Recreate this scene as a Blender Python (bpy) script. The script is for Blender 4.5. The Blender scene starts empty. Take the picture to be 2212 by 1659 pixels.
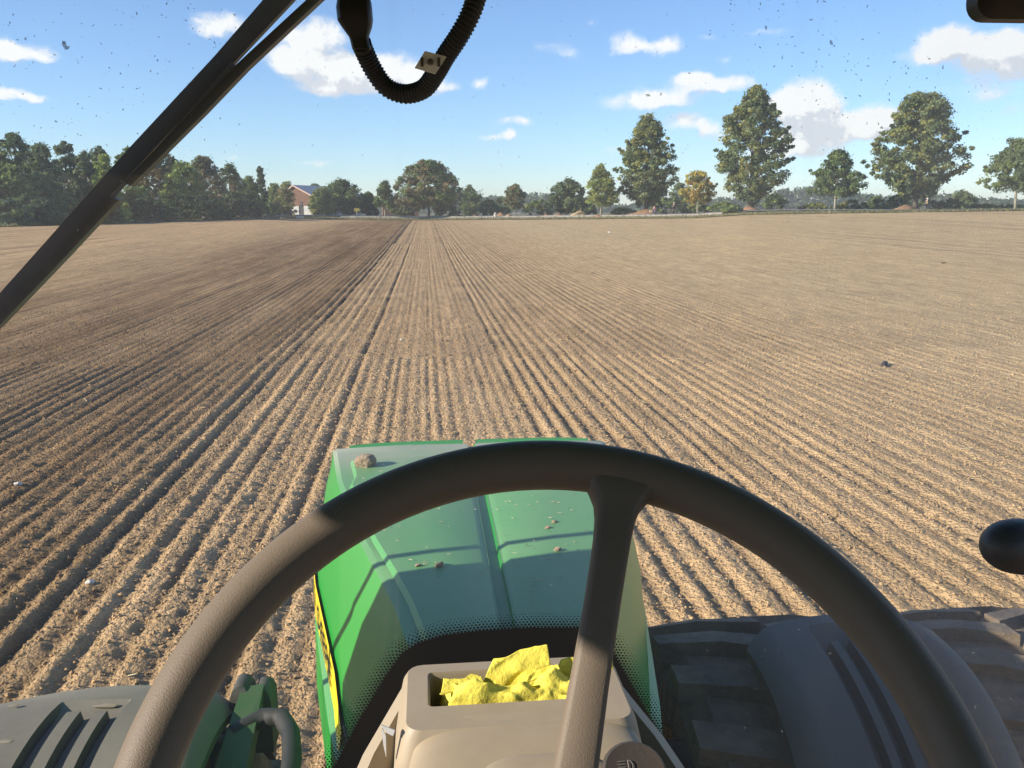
import bpy, bmesh, math, random
import numpy as np
from mathutils import Vector, Matrix, Euler

random.seed(7)
RNG = np.random.default_rng(11)
sc = bpy.context.scene
COL = sc.collection
rad = math.radians

# ------------------------------------------------------------------ camera
F_PX, CX, CY = 1916.0, 1106.0, 829.5          # in a picture 2212 wide
PITCH, YAW, ROLL, EYE = rad(10.92), rad(5.4), rad(0.4), 2.6
_f = np.array([math.sin(YAW) * math.cos(PITCH), math.cos(YAW) * math.cos(PITCH), -math.sin(PITCH)])
_r = np.array([math.cos(YAW), -math.sin(YAW), 0.0])
_u = np.cross(_r, _f)
_c, _s = math.cos(ROLL), math.sin(ROLL)
CR, CU, CF = _c * _r - _s * _u, _s * _r + _c * _u, _f
E0 = np.array([0, 0, EYE])
cam_d = bpy.data.cameras.new('camera')
cam = bpy.data.objects.new('camera', cam_d)
COL.objects.link(cam)
M = Matrix.Identity(4)
for i in range(3):
    M[i][0], M[i][1], M[i][2], M[i][3] = CR[i], CU[i], -CF[i], E0[i]
cam.matrix_world = M
cam_d.sensor_width = 36
cam_d.lens = 36 * F_PX / 2212
cam_d.clip_start, cam_d.clip_end = 0.05, 9000
sc.camera = cam

# ------------------------------------------------------------------ light and exposure
SUN_EL, SUN_AZ = rad(24.5), rad(-103)             # azimuth measured from +Y towards +X
to_sun = Vector((math.cos(SUN_EL) * math.sin(SUN_AZ), math.cos(SUN_EL) * math.cos(SUN_AZ), math.sin(SUN_EL)))
sun_d = bpy.data.lights.new('sun', 'SUN')
sun_d.energy, sun_d.angle, sun_d.color = 5.0, rad(0.53), (1.0, 0.90, 0.76)
sun = bpy.data.objects.new('sun', sun_d)
sun.rotation_euler = to_sun.to_track_quat('Z', 'Y').to_euler()
COL.objects.link(sun)
SKY_STRENGTH = 0.108
HAZE = 0.00034
sc.view_settings.view_transform = 'Standard'
sc.view_settings.look = 'None'
sc.view_settings.gamma = 1
sc.view_settings.use_curve_mapping = False
sc.view_settings.exposure = 0.80
sc.cycles.max_bounces = 7
sc.cycles.diffuse_bounces = 3
sc.cycles.glossy_bounces = 3
sc.cycles.transparent_max_bounces = 16
sc.cycles.sample_clamp_indirect = 6


def ray(x, y):
    return CF + CR * (x - CX) / F_PX - CU * (y - CY) / F_PX


def atY(x, y, Y):
    d = ray(x, y); return E0 + d * (Y / d[1])


def atZ(x, y, Z):
    d = ray(x, y); return E0 + d * ((Z - EYE) / d[2])


# ------------------------------------------------------------------ sky with clouds
world = bpy.data.worlds.new('World')
sc.world = world
world.use_nodes = True
nt = world.node_tree
nt.nodes.clear()


def N(t, typ, **kw):
    n = t.nodes.new(typ)
    for k, v in kw.items():
        if k == 'inp':
            for a, b in v.items():
                n.inputs[a].default_value = b
        else:
            setattr(n, k, v)
    return n


def math_node(t, op, a=None, b=None, c=None, clamp=False):
    n = t.nodes.new('ShaderNodeMath'); n.operation = op; n.use_clamp = clamp
    for i, v in enumerate((a, b, c)):
        if v is None: continue
        if hasattr(v, 'node'): t.links.new(v, n.inputs[i])
        else: n.inputs[i].default_value = v
    return n.outputs[0]


# (x, y, half width, half height, strength) in picture units of 2212
clouds = [
    (40, 112, 62, 22, 1.0), (10, 100, 40, 24, 1.0), (95, 124, 30, 12, .6), (30, 204, 44, 11, .8), (70, 210, 26, 8, .6), (8, 198, 20, 14, .7),
    (480, 52, 58, 26, .9), (440, 62, 30, 16, .7), (640, 88, 60, 26, .8), (680, 66, 56, 28, .9), (720, 82, 40, 20, .7),
    (690, 138, 80, 30, 1.1), (640, 132, 50, 22, .9), (760, 160, 120, 38, 1.0), (830, 150, 90, 34, 1.0), (900, 178, 70, 26, .9), (740, 190, 80, 16, .9), (950, 188, 34, 12, .5),
    (1032, 178, 20, 13, .8), (1100, 262, 40, 9, .6), (1140, 268, 18, 11, .6), (1060, 294, 36, 8, .7), (1100, 292, 16, 11, .8), (690, 350, 44, 6, .55), (500, 332, 26, 8, .4),
    (1200, 100, 44, 14, .38), (1230, 115, 34, 10, .35), (1350, 92, 34, 20, .85), (1385, 104, 50, 12, .6), (1440, 102, 38, 19, .95), (1280, 50, 22, 8, .35), (1655, 74, 60, 10, .38), (1535, 80, 26, 9, .35), (1570, 132, 18, 9, .4),
    (1380, 218, 80, 16, .8), (1400, 200, 30, 18, .7), (1450, 212, 60, 18, .75), (1520, 182, 76, 18, .85), (1570, 182, 64, 16, .8), (1500, 168, 36, 14, .7),
    (1480, 262, 36, 18, 1.0), (1524, 280, 24, 17, .9), (1345, 322, 36, 8, .5), (1550, 290, 30, 20, .6), (1640, 330, 60, 16, .55),
    (1735, 212, 58, 38, 1.5), (1700, 222, 36, 32, 1.3), (1768, 232, 46, 38, 1.4), (1750, 262, 56, 30, 1.3), (1710, 300, 44, 30, 1.25), (1760, 310, 44, 26, .9), (1720, 335, 60, 18, .8), (1800, 300, 40, 16, .7),
    (1850, 262, 60, 22, 1.0), (1890, 256, 50, 30, 1.1), (1930, 270, 50, 26, .9), (1880, 285, 70, 14, .8),
    (2020, 96, 50, 32, 1.1), (2060, 84, 50, 28, 1.1), (2110, 110, 80, 34, 1.1), (2170, 100, 70, 34, 1.0), (2212, 120, 60, 44, 1.0), (1990, 122, 50, 18, .7), (2160, 150, 80, 24, .7), (2130, 190, 60, 22, .45), (2190, 240, 50, 20, .35), (2150, 205, 40, 16, .4),
]
grp = bpy.data.node_groups.new('cloud_density', 'ShaderNodeTree')
grp.interface.new_socket('Vector', in_out='INPUT', socket_type='NodeSocketVector')
grp.interface.new_socket('Density', in_out='OUTPUT', socket_type='NodeSocketFloat')
gi = grp.nodes.new('NodeGroupInput'); go = grp.nodes.new('NodeGroupOutput')
n1 = N(grp, 'ShaderNodeTexNoise', inp={'Scale': 26.0, 'Detail': 5.0, 'Roughness': 0.6})
grp.links.new(gi.outputs[0], n1.inputs['Vector'])
v1 = N(grp, 'ShaderNodeVectorMath', operation='SUBTRACT'); v1.inputs[1].default_value = (.5, .5, .5)
grp.links.new(n1.outputs['Color'], v1.inputs[0])
v2 = N(grp, 'ShaderNodeVectorMath', operation='MULTIPLY_ADD'); v2.inputs[1].default_value = (.035, .035, .022)
grp.links.new(v1.outputs[0], v2.inputs[0]); grp.links.new(gi.outputs[0], v2.inputs[2])
acc = None


def add_blob(c, w, h, amp):
    global acc
    c = np.array(c) / np.linalg.norm(c)
    a = np.cross(c, [0, 0, 1.0]); a /= np.linalg.norm(a)
    b = np.cross(a, c)
    R3 = Matrix(((a[0], b[0], -c[0]), (a[1], b[1], -c[1]), (a[2], b[2], -c[2])))
    mp = N(grp, 'ShaderNodeMapping', vector_type='TEXTURE')
    mp.inputs['Location'].default_value = c
    mp.inputs['Rotation'].default_value = R3.to_euler()
    mp.inputs['Scale'].default_value = (w, h, 1.0)
    grp.links.new(v2.outputs[0], mp.inputs['Vector'])
    g = N(grp, 'ShaderNodeTexGradient', gradient_type='SPHERICAL')
    grp.links.new(mp.outputs[0], g.inputs[0])
    acc = math_node(grp, 'MULTIPLY_ADD', g.outputs['Fac'], amp, acc if acc is not None else 0.0)


for x, y, w, h, amp in clouds:
    d = ray(x, y); dl = np.linalg.norm(d)
    add_blob(d / dl, 1.45 * w / F_PX / dl, 1.45 * h / F_PX / dl, amp * 1.15)
rc = random.Random(5)
for k in range(22):                            # the same broken cloud goes on round the rest of the sky
    az, el = rad(rc.uniform(48, 312)), rad(rc.uniform(5, 50))
    c = (math.cos(el) * math.sin(az), math.cos(el) * math.cos(az), math.sin(el))
    w = rc.uniform(.06, .16)
    for j in range(1):
        cc = np.array(c) + np.array([rc.uniform(-.05, .05) for _ in range(3)])
        add_blob(cc, w * rc.uniform(.7, 1.2), w * rc.uniform(.25, .4), rc.uniform(.8, 1.3))
n2 = N(grp, 'ShaderNodeTexNoise', inp={'Scale': 46.0, 'Detail': 9.0, 'Roughness': 0.68})
grp.links.new(v2.outputs[0], n2.inputs['Vector'])
nz = math_node(grp, 'MULTIPLY_ADD', n2.outputs['Fac'], 2.6, -0.38)
dens = math_node(grp, 'MULTIPLY', acc, nz)
grp.links.new(dens, go.inputs[0])

tc = N(nt, 'ShaderNodeTexCoord')
g0 = N(nt, 'ShaderNodeGroup'); g0.node_tree = grp
g1 = N(nt, 'ShaderNodeGroup'); g1.node_tree = grp
nt.links.new(tc.outputs['Generated'], g0.inputs[0])
off = N(nt, 'ShaderNodeVectorMath', operation='ADD'); off.inputs[1].default_value = (-.012, 0.0, .017)
nt.links.new(tc.outputs['Generated'], off.inputs[0]); nt.links.new(off.outputs[0], g1.inputs[0])
mr = N(nt, 'ShaderNodeMapRange', interpolation_type='SMOOTHSTEP'); mr.inputs['From Min'].default_value = .07; mr.inputs['From Max'].default_value = .95
nt.links.new(g0.outputs[0], mr.inputs[0])
alpha = math_node(nt, 'MULTIPLY', mr.outputs[0], .92)
dif = math_node(nt, 'SUBTRACT', g0.outputs[0], g1.outputs[0])
lit = math_node(nt, 'MAXIMUM', math_node(nt, 'MULTIPLY_ADD', dif, 1.0, 0.72, clamp=True), .32)
cm = N(nt, 'ShaderNodeMix', data_type='RGBA')
cm.inputs[6].default_value = (3.9, 4.1, 4.75, 1); cm.inputs[7].default_value = (6.9, 6.8, 6.7, 1)
nt.links.new(lit, cm.inputs[0])
sky = N(nt, 'ShaderNodeTexSky', sky_type='NISHITA', sun_disc=False)
sky.sun_elevation = SUN_EL; sky.sun_rotation = SUN_AZ
sky.air_density, sky.dust_density, sky.ozone_density = 1.0, 0.0, 3.0
sky_tint = N(nt, 'ShaderNodeVectorMath', operation='MULTIPLY'); sky_tint.inputs[1].default_value = (0.88, 1.0, 1.22)   # the camera's cool white balance
nt.links.new(sky.outputs[0], sky_tint.inputs[0])
mx = N(nt, 'ShaderNodeMix', data_type='RGBA')
nt.links.new(alpha, mx.inputs[0]); nt.links.new(sky_tint.outputs[0], mx.inputs[6]); nt.links.new(cm.outputs[2], mx.inputs[7])
bg = N(nt, 'ShaderNodeBackground', inp={'Strength': SKY_STRENGTH})
nt.links.new(mx.outputs[2], bg.inputs['Color'])
wo = N(nt, 'ShaderNodeOutputWorld')
nt.links.new(bg.outputs[0], wo.inputs[0])


# ------------------------------------------------------------------ helpers
def mat(name, col=(.5, .5, .5), rough=.6, metal=0.0, noise=None, bump=None, spec=.5, coat=0.0):
    """noise = (scale, colour2, contrast); bump = (scale, strength, distance)"""
    m = bpy.data.materials.new(name); m.use_nodes = True
    t = m.node_tree; b = t.nodes['Principled BSDF']
    b.inputs['Base Color'].default_value = (*col, 1); b.inputs['Roughness'].default_value = rough
    b.inputs['Metallic'].default_value = metal; b.inputs['Specular IOR Level'].default_value = spec
    b.inputs['Coat Weight'].default_value = coat
    tcn = N(t, 'ShaderNodeTexCoord')
    if noise:
        nn = N(t, 'ShaderNodeTexNoise', inp={'Scale': noise[0], 'Detail': 6.0, 'Roughness': .6})
        t.links.new(tcn.outputs['Object'], nn.inputs['Vector'])
        r = N(t, 'ShaderNodeMapRange'); w = .5 * (1 - noise[2]) * .5
        r.inputs['From Min'].default_value = .3 + w * .3; r.inputs['From Max'].default_value = .7 - w * .3
        t.links.new(nn.outputs['Fac'], r.inputs[0])
        x = N(t, 'ShaderNodeMix', data_type='RGBA')
        x.inputs[6].default_value = (*col, 1); x.inputs[7].default_value = (*noise[1], 1)
        t.links.new(r.outputs[0], x.inputs[0]); t.links.new(x.outputs[2], b.inputs['Base Color'])
    if bump:
        nb = N(t, 'ShaderNodeTexNoise', inp={'Scale': bump[0], 'Detail': 4.0, 'Roughness': .55})
        t.links.new(tcn.outputs['Object'], nb.inputs['Vector'])
        bp = N(t, 'ShaderNodeBump', inp={'Strength': bump[1], 'Distance': bump[2]})
        t.links.new(nb.outputs['Fac'], bp.inputs['Height']); t.links.new(bp.outputs[0], b.inputs['Normal'])
    return m


def link(o, parent=None):
    COL.objects.link(o)
    if parent is not None: o.parent = parent
    return o


def tag(o, label=None, cat=None, group=None, kind=None):
    if label: o['label'] = label
    if cat: o['category'] = cat
    if group: o['group'] = group
    if kind: o['kind'] = kind
    return o


def thing(name, loc, label, cat, group=None, rz=0):
    o = bpy.data.objects.new(name, None); o.empty_display_size = .2
    o.location = loc; o.rotation_euler = (0, 0, rz)
    link(o); return tag(o, label, cat, group)


def mesh_obj(name, verts, faces, m, parent=None, smooth=False, angle=None, origin=None):
    me = bpy.data.meshes.new(name)
    v = np.asarray(verts, dtype=float).reshape(-1, 3)
    if origin is not None: v = v - np.asarray(origin)
    me.from_pydata(v.tolist(), [], faces if isinstance(faces, list) else faces.tolist())
    for mm in (m if isinstance(m, (list, tuple)) else [m]): me.materials.append(mm)
    if smooth: me.polygons.foreach_set('use_smooth', [True] * len(me.polygons))
    if angle is not None: me.set_sharp_from_angle(angle=rad(angle))
    me.update()
    return link(bpy.data.objects.new(name, me), parent)


class MB:
    def __init__(s): s.v = []; s.f = []; s.mi = []; s.cur = 0

    def add(s, vs, fs):
        o = len(s.v); s.v += [tuple(map(float, p)) for p in vs]
        s.f += [tuple(i + o for i in f) for f in fs]; s.mi += [s.cur] * len(fs); return s

    def box(s, lo, hi, mtx=None):
        x0, y0, z0 = lo; x1, y1, z1 = hi
        vs = [(x0, y0, z0), (x1, y0, z0), (x1, y1, z0), (x0, y1, z0), (x0, y0, z1), (x1, y0, z1), (x1, y1, z1), (x0, y1, z1)]
        if mtx is not None: vs = [mtx @ Vector(p) for p in vs]
        return s.add(vs, [(3, 2, 1, 0), (4, 5, 6, 7), (0, 1, 5, 4), (1, 2, 6, 5), (2, 3, 7, 6), (3, 0, 4, 7)])

    def loft(s, rings, cap=True, closed=True):
        n = len(rings[0]); vs = [p for r in rings for p in r]; fs = []
        for i in range(len(rings) - 1):
            for j in range(n if closed else n - 1):
                k = (j + 1) % n
                fs.append((i * n + j, i * n + k, (i + 1) * n + k, (i + 1) * n + j))
        if cap and closed:
            fs.append(tuple(range(n - 1, -1, -1))); fs.append(tuple((len(rings) - 1) * n + j for j in range(n)))
        return s.add(vs, fs)

    def tube(s, pts, r, seg=8, cap=True, ref=(0.13, .31, .94)):
        pts = [Vector(p) for p in pts]; rings = []
        rr = r if isinstance(r, (list, tuple, np.ndarray)) else [r] * len(pts)
        n0 = None
        for i, p in enumerate(pts):
            t = (pts[min(i + 1, len(pts) - 1)] - pts[max(i - 1, 0)]).normalized()
            if n0 is None: n0 = t.cross(Vector(ref)).normalized()
            else: n0 = (n0 - t * n0.dot(t)).normalized()
            b = t.cross(n0)
            rings.append([p + (n0 * math.cos(a) + b * math.sin(a)) * rr[i] for a in [2 * math.pi * k / seg for k in range(seg)]])
        return s.loft(rings, cap)

    def build(s, name, m, parent=None, smooth=False, angle=None, origin=None):
        o = mesh_obj(name, s.v, s.f, m, parent, smooth, angle, origin)
        if any(s.mi): o.data.polygons.foreach_set('material_index', s.mi)
        return o


_T = RNG.random((256, 256))


def vnoise(x, y):
    x = np.asarray(x, float); y = np.asarray(y, float)
    xi = np.floor(x).astype(int); yi = np.floor(y).astype(int)
    fx = x - xi; fy = y - yi
    fx = fx * fx * (3 - 2 * fx); fy = fy * fy * (3 - 2 * fy)
    a = _T[xi & 255, yi & 255]; b = _T[(xi + 1) & 255, yi & 255]; c = _T[xi & 255, (yi + 1) & 255]; d = _T[(xi + 1) & 255, (yi + 1) & 255]
    return a + (b - a) * fx + (c - a) * fy + (a - b - c + d) * fx * fy


def sstep(a, b, x):
    t = np.clip((np.asarray(x, float) - a) / (b - a), 0, 1); return t * t * (3 - 2 * t)


# ------------------------------------------------------------------ terrain
EDGE = [(-300, 495, 96), (0, 490, 105), (300, 481, 124), (560, 473, 150), (640, 473, 168), (925, 475.5, 178), (1290, 473, 166), (1500, 471, 156), (1612, 464, 150), (1790, 461, 146), (1970, 458, 143), (2212, 455.5, 141), (2500, 454, 140)]
_az = []; _D = []; _ze = []
for x, y, D in EDGE:
    d = ray(x, y); h = math.hypot(d[0], d[1])
    _az.append(math.atan2(d[0], d[1])); _D.append(D); _ze.append(EYE + d[2] / h * D)
_az = [-math.pi, -rad(80)] + _az + [rad(85), math.pi]
_D = [96, 96] + _D + [140, 140]
_ze = [0, 0] + _ze + [0, 0]


def edge_D(az): return np.interp(az, _az, _D)


def terrain(x, y):
    x = np.asarray(x, float); y = np.asarray(y, float)
    az = np.arctan2(x, y); r = np.hypot(x, y)
    D = np.interp(az, _az, _D); z = np.interp(az, _az, _ze)
    bank = np.interp(az, [rad(-45), rad(-14), rad(-8), rad(22), rad(30), rad(60)], [.1, .2, .75, .75, .35, .25])
    return z * sstep(.12, 1.0, r / D) + bank * sstep(1.5, 7.0, r - D)


# drill rows: furrows at uneven spacing along +Y
rows = []; xx = -60.0
rr = random.Random(3)
while xx < 90:
    near = abs(xx - .1) < 1.15
    rows.append((xx, rr.uniform(.013, .027) * (.75 if near else 1.0) * (1.25 if -3.4 < xx < -1.2 or 1.2 < xx < 5 else 1.0), rr.uniform(.036, .052)))
    if rr.random() < .13: rows[-1] = (xx, rows[-1][1] * 1.4, rows[-1][2] * 1.25)
    xx += rr.uniform(.13, .19) if near else rr.uniform(.17, .27)
rows.append((-2.45, .024, .09)); rows.append((-1.55, .018, .07)); rows.append((-3.1, .020, .07))
LX = np.arange(-60, 90, .006); LZ = np.zeros_like(LX)
for x0, d0, s0 in rows:
    k0 = int((x0 - .5 + 60) / .006); k1 = int((x0 + .5 + 60) / .006); k0 = max(k0, 0)
    q = (LX[k0:k1] - x0)
    LZ[k0:k1] -= d0 * np.exp(-(q / s0) ** 2) - .45 * d0 * np.exp(-((q - s0 * 2.0) / (s0 * 1.2)) ** 2)


_kern = np.exp(-(np.arange(-40, 41) * .006 / .085) ** 2); _kern /= _kern.sum()
LZF = np.convolve(LZ, _kern, 'same') * 1.5


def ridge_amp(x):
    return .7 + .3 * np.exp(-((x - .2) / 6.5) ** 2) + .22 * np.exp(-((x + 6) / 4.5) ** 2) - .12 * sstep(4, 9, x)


def furrow_shade(x, y, far=False):
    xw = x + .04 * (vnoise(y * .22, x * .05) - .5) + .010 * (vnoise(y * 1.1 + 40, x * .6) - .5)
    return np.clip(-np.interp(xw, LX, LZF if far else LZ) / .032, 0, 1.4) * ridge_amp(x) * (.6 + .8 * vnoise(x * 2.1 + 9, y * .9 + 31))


def relief(x, y, fine=True, far=False):
    xw = x + .04 * (vnoise(y * .22, x * .05) - .5) + .010 * (vnoise(y * 1.1 + 40, x * .6) - .5)
    z = np.interp(xw, LX, LZF if far else LZ) * ridge_amp(x) * (.8 + .4 * vnoise(x * 2.1 + 9, y * .9 + 31))
    z += .035 * (vnoise(x * .45, y * .3) - .5)
    if fine:
        a = (.75 + .6 * np.exp(-((x + 1) / 4) ** 2)) * (1 - .45 * sstep(8, 16, y))
        z += a * (.008 * (vnoise(x * 9 + 3, y * 9) - .5) + .015 * (vnoise(x * 21, y * 20 + 5) - .5) + .014 * (vnoise(x * 33 + 2, y * 31) - .5))
    return z


def strip(a0, a1, n): return np.linspace(a0, a1, n)


def sheet(xs, ys, zf):
    X, Y = np.meshgrid(xs, ys); Z = zf(X, Y)
    nx, ny = len(xs), len(ys)
    v = np.stack([X, Y, Z], -1).reshape(-1, 3)
    i = np.arange(nx * ny).reshape(ny, nx)
    f = np.stack([i[:-1, :-1], i[:-1, 1:], i[1:, 1:], i[1:, :-1]], -1).reshape(-1, 4)
    return v, f


def soil_material():
    m = bpy.data.materials.new('tilled_soil'); m.use_nodes = True
    t = m.node_tree; b = t.nodes['Principled BSDF']; b.inputs['Roughness'].default_value = .95; b.inputs['Specular IOR Level'].default_value = .15
    g = N(t, 'ShaderNodeNewGeometry'); sp = N(t, 'ShaderNodeSeparateXYZ'); t.links.new(g.outputs['Position'], sp.inputs[0])
    # slow streaks that run with the rows
    mp = N(t, 'ShaderNodeMapping'); mp.inputs['Scale'].default_value = (1.0, .07, 1.0); t.links.new(g.outputs['Position'], mp.inputs['Vector'])
    ns = N(t, 'ShaderNodeTexNoise', inp={'Scale': .9, 'Detail': 5.0, 'Roughness': .6}); t.links.new(mp.outputs[0], ns.inputs['Vector'])
    mp2 = N(t, 'ShaderNodeMapping'); mp2.inputs['Scale'].default_value = (1.0, .12, 1.0); t.links.new(g.outputs['Position'], mp2.inputs['Vector'])
    n3 = N(t, 'ShaderNodeTexNoise', inp={'Scale': 5.0, 'Detail': 4.0, 'Roughness': .6}); t.links.new(mp2.outputs[0], n3.inputs['Vector'])
    nf = N(t, 'ShaderNodeTexNoise', inp={'Scale': 14.0, 'Detail': 8.0, 'Roughness': .72}); t.links.new(g.outputs['Position'], nf.inputs['Vector'])
    nm = N(t, 'ShaderNodeTexNoise', inp={'Scale': 1.8, 'Detail': 9.0, 'Roughness': .8}); t.links.new(g.outputs['Position'], nm.inputs['Vector'])
    n5 = N(t, 'ShaderNodeTexNoise', inp={'Scale': .32, 'Detail': 8.0, 'Roughness': .8}); t.links.new(g.outputs['Position'], n5.inputs['Vector'])
    mp4 = N(t, 'ShaderNodeMapping'); mp4.inputs['Scale'].default_value = (1.0, .06, 1.0); t.links.new(g.outputs['Position'], mp4.inputs['Vector'])
    n6 = N(t, 'ShaderNodeTexNoise', inp={'Scale': 2.4, 'Detail': 5.0, 'Roughness': .7}); t.links.new(mp4.outputs[0], n6.inputs['Vector'])
    # moist, freshly worked band left of the tractor
    a = N(t, 'ShaderNodeMapRange', interpolation_type='SMOOTHSTEP'); a.inputs['From Min'].default_value = -2.0; a.inputs['From Max'].default_value = -3.4
    xw = math_node(t, 'MULTIPLY_ADD', n3.outputs['Fac'], 1.2, sp.outputs['X']); xw = math_node(t, 'SUBTRACT', xw, .6)
    t.links.new(xw, a.inputs[0])
    c = N(t, 'ShaderNodeMapRange', interpolation_type='SMOOTHSTEP'); c.inputs['From Min'].default_value = -17.0; c.inputs['From Max'].default_value = -8.0
    t.links.new(xw, c.inputs[0])
    band = math_node(t, 'MULTIPLY', a.outputs[0], c.outputs[0])
    bn = math_node(t, 'MULTIPLY_ADD', ns.outputs['Fac'], 1.6, -.05, clamp=True)
    band = math_node(t, 'MULTIPLY', band, bn, clamp=True)
    base = N(t, 'ShaderNodeMix', data_type='RGBA'); base.inputs[6].default_value = (.460, .300, .150, 1); base.inputs[7].default_value = (.190, .106, .040, 1)
    t.links.new(band, base.inputs[0])
    # paler and yellower to the right
    rt = N(t, 'ShaderNodeMapRange', interpolation_type='SMOOTHSTEP'); rt.inputs['From Min'].default_value = 1.0; rt.inputs['From Max'].default_value = 14.0
    t.links.new(sp.outputs['X'], rt.inputs[0])
    b2 = N(t, 'ShaderNodeMix', data_type='RGBA'); b2.inputs[7].default_value = (.485, .345, .180, 1)
    t.links.new(base.outputs[2], b2.inputs[6]); t.links.new(rt.outputs[0], b2.inputs[0])
    # grain
    k = math_node(t, 'MULTIPLY_ADD', nf.outputs['Fac'], .8, .62)
    k2 = math_node(t, 'MULTIPLY_ADD', n3.outputs['Fac'], 1.0, .5)
    k3 = math_node(t, 'MULTIPLY_ADD', nm.outputs['Fac'], .6, .72)
    kk = math_node(t, 'MULTIPLY', k, math_node(t, 'MULTIPLY', k2, k3))
    kk = math_node(t, 'MULTIPLY', kk, math_node(t, 'MULTIPLY', math_node(t, 'MULTIPLY_ADD', n5.outputs['Fac'], .5, .77), math_node(t, 'MULTIPLY_ADD', n6.outputs['Fac'], .6, .72)))
    da = N(t, 'ShaderNodeAttribute', attribute_name='furrow_shade')       # furrow shade put into the soil colour
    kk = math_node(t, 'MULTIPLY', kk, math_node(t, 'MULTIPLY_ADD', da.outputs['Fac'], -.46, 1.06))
    vm = N(t, 'ShaderNodeVectorMath', operation='SCALE'); t.links.new(b2.outputs[2], vm.inputs[0]); t.links.new(kk, vm.inputs['Scale'])
    t.links.new(vm.outputs[0], b.inputs['Base Color'])
    b1 = N(t, 'ShaderNodeTexNoise', inp={'Scale': 40.0, 'Detail': 6.0, 'Roughness': .75}); t.links.new(g.outputs['Position'], b1.inputs['Vector'])
    b3 = N(t, 'ShaderNodeTexNoise', inp={'Scale': 5.0, 'Detail': 5.0, 'Roughness': .65}); t.links.new(g.outputs['Position'], b3.inputs['Vector'])
    hs = math_node(t, 'MULTIPLY_ADD', b3.outputs['Fac'], 2.2, b1.outputs['Fac'])
    for vs_, vw_ in ((26.0, -1.5), (62.0, -.7)):                  # rounded crumbs
        vo = N(t, 'ShaderNodeTexVoronoi', inp={'Scale': vs_, 'Randomness': 1.0}); t.links.new(g.outputs['Position'], vo.inputs['Vector'])
        hs = math_node(t, 'MULTIPLY_ADD', vo.outputs['Distance'], vw_, hs)
    bp = N(t, 'ShaderNodeBump', inp={'Strength': 1.0, 'Distance': .020}); t.links.new(hs, bp.inputs['Height'])
    t.links.new(bp.outputs[0], b.inputs['Normal'])
    return m


SOIL = soil_material()
# near / middle / far sheets of one field
xsA = strip(-9.2, 11.5, 900); ysA = strip(-.5, 16, 440)
xsB = np.concatenate([strip(-48, -20, 110)[:-1], strip(-20, 26, 760), strip(26, 66, 150)[1:]]); ysB = 15.7 * (70.2 / 15.7) ** np.linspace(0, 1, 240)
xsC = np.concatenate([strip(-150, -34, 180)[:-1], strip(-34, 40, 700), strip(40, 170, 190)[1:]]); ysC = np.concatenate([strip(-60, 66, 64), strip(68.5, 200, 66)])


def zA(X, Y):
    e = np.minimum(np.minimum(X + 9.2, 11.5 - X), np.minimum(Y + .5, 3)); k = sstep(0, .7, e)
    return terrain(X, Y) + relief(X, Y) * k


def zB(X, Y):
    fine = (.010 * (vnoise(X * 6 + 3, Y * 5) - .5) + .026 * (vnoise(X * 9.1, Y * 7 + 5) - .5)) * (1 - .5 * sstep(25, 60, Y)) * (.75 + .5 * np.exp(-((X + 1) / 4) ** 2))
    return terrain(X, Y) + (fine + relief(X, Y, False)) * sstep(0, 4, np.minimum(X + 48, 66 - X)) - .012 * (1 - sstep(15.7, 16.3, Y)) - .06 * (((X > -8.8) & (X < 11.1) & (Y < 16))).astype(float)


def zC(X, Y):
    inA = (X > -8.7) & (X < 11.0) & (Y > 0) & (Y < 16.5); inB = (X > -46) & (X < 64) & (Y > 16.4) & (Y < 69.4)
    return terrain(X, Y) + relief(X, Y, False, True) * np.where(Y > 60, 1.0, .5) - .03 - .14 * (inA | inB)


va, fa = sheet(xsA, ysA, zA); vb, fb = sheet(xsB, ysB, zB); vc, fc = sheet(xsC, ysC, zC)
azc = np.arctan2(vc[:, 0], vc[:, 1]); rcen = np.hypot(vc[:, 0], vc[:, 1]) > edge_D(azc) + .4
fc = fc[~rcen[fc].any(axis=1)]
azb = np.arctan2(vb[:, 0], vb[:, 1]); rb = np.hypot(vb[:, 0], vb[:, 1]) > edge_D(azb); fb = fb[~rb[fb].any(axis=1)]
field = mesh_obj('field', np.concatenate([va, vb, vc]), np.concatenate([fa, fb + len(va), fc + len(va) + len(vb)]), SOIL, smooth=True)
_dm = np.concatenate([furrow_shade(va[:, 0], va[:, 1]), 1.9 * furrow_shade(vb[:, 0], vb[:, 1]), 2.3 * furrow_shade(vc[:, 0], vc[:, 1], True)])
_da = field.data.attributes.new('furrow_shade', 'FLOAT', 'POINT'); _da.data.foreach_set('value', _dm.astype(np.float32))
tag(field, 'ploughed brown field with straight drill rows', kind='structure')

GRASS_M = mat('meadow_grass', (.10, .105, .035), .9, noise=(.35, (.16, .14, .06), .5), bump=(3, .6, .1))
ringv = []; ringf = []
radii = [0, 1.0, 1.01, 1.02, 1.03, 1.045, 1.06, 1.12, 1.3, 1.7, 2.5, 5, 10]
na = 240
for i, q in enumerate(radii):
    for j in range(na):
        a = -math.pi + 2 * math.pi * j / na
        D = float(edge_D(a)); r = D * q
        x, y = r * math.sin(a), r * math.cos(a)
        z = float(terrain(x, y)) if q >= 1 else 0.0
        ringv.append((x, y, z - .12 if q >= 1.0 else -1.2))
for i in range(len(radii) - 1):
    for j in range(na):
        k = (j + 1) % na
        ringf.append((i * na + j, i * na + k, (i + 1) * na + k, (i + 1) * na + j))
g = mesh_obj('ground', ringv, ringf, GRASS_M, smooth=True); tag(g, 'flat grassland beyond the field', kind='structure')


def az_of(x, y=462):
    d = ray(x, y); return math.atan2(d[0], d[1])


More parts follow.
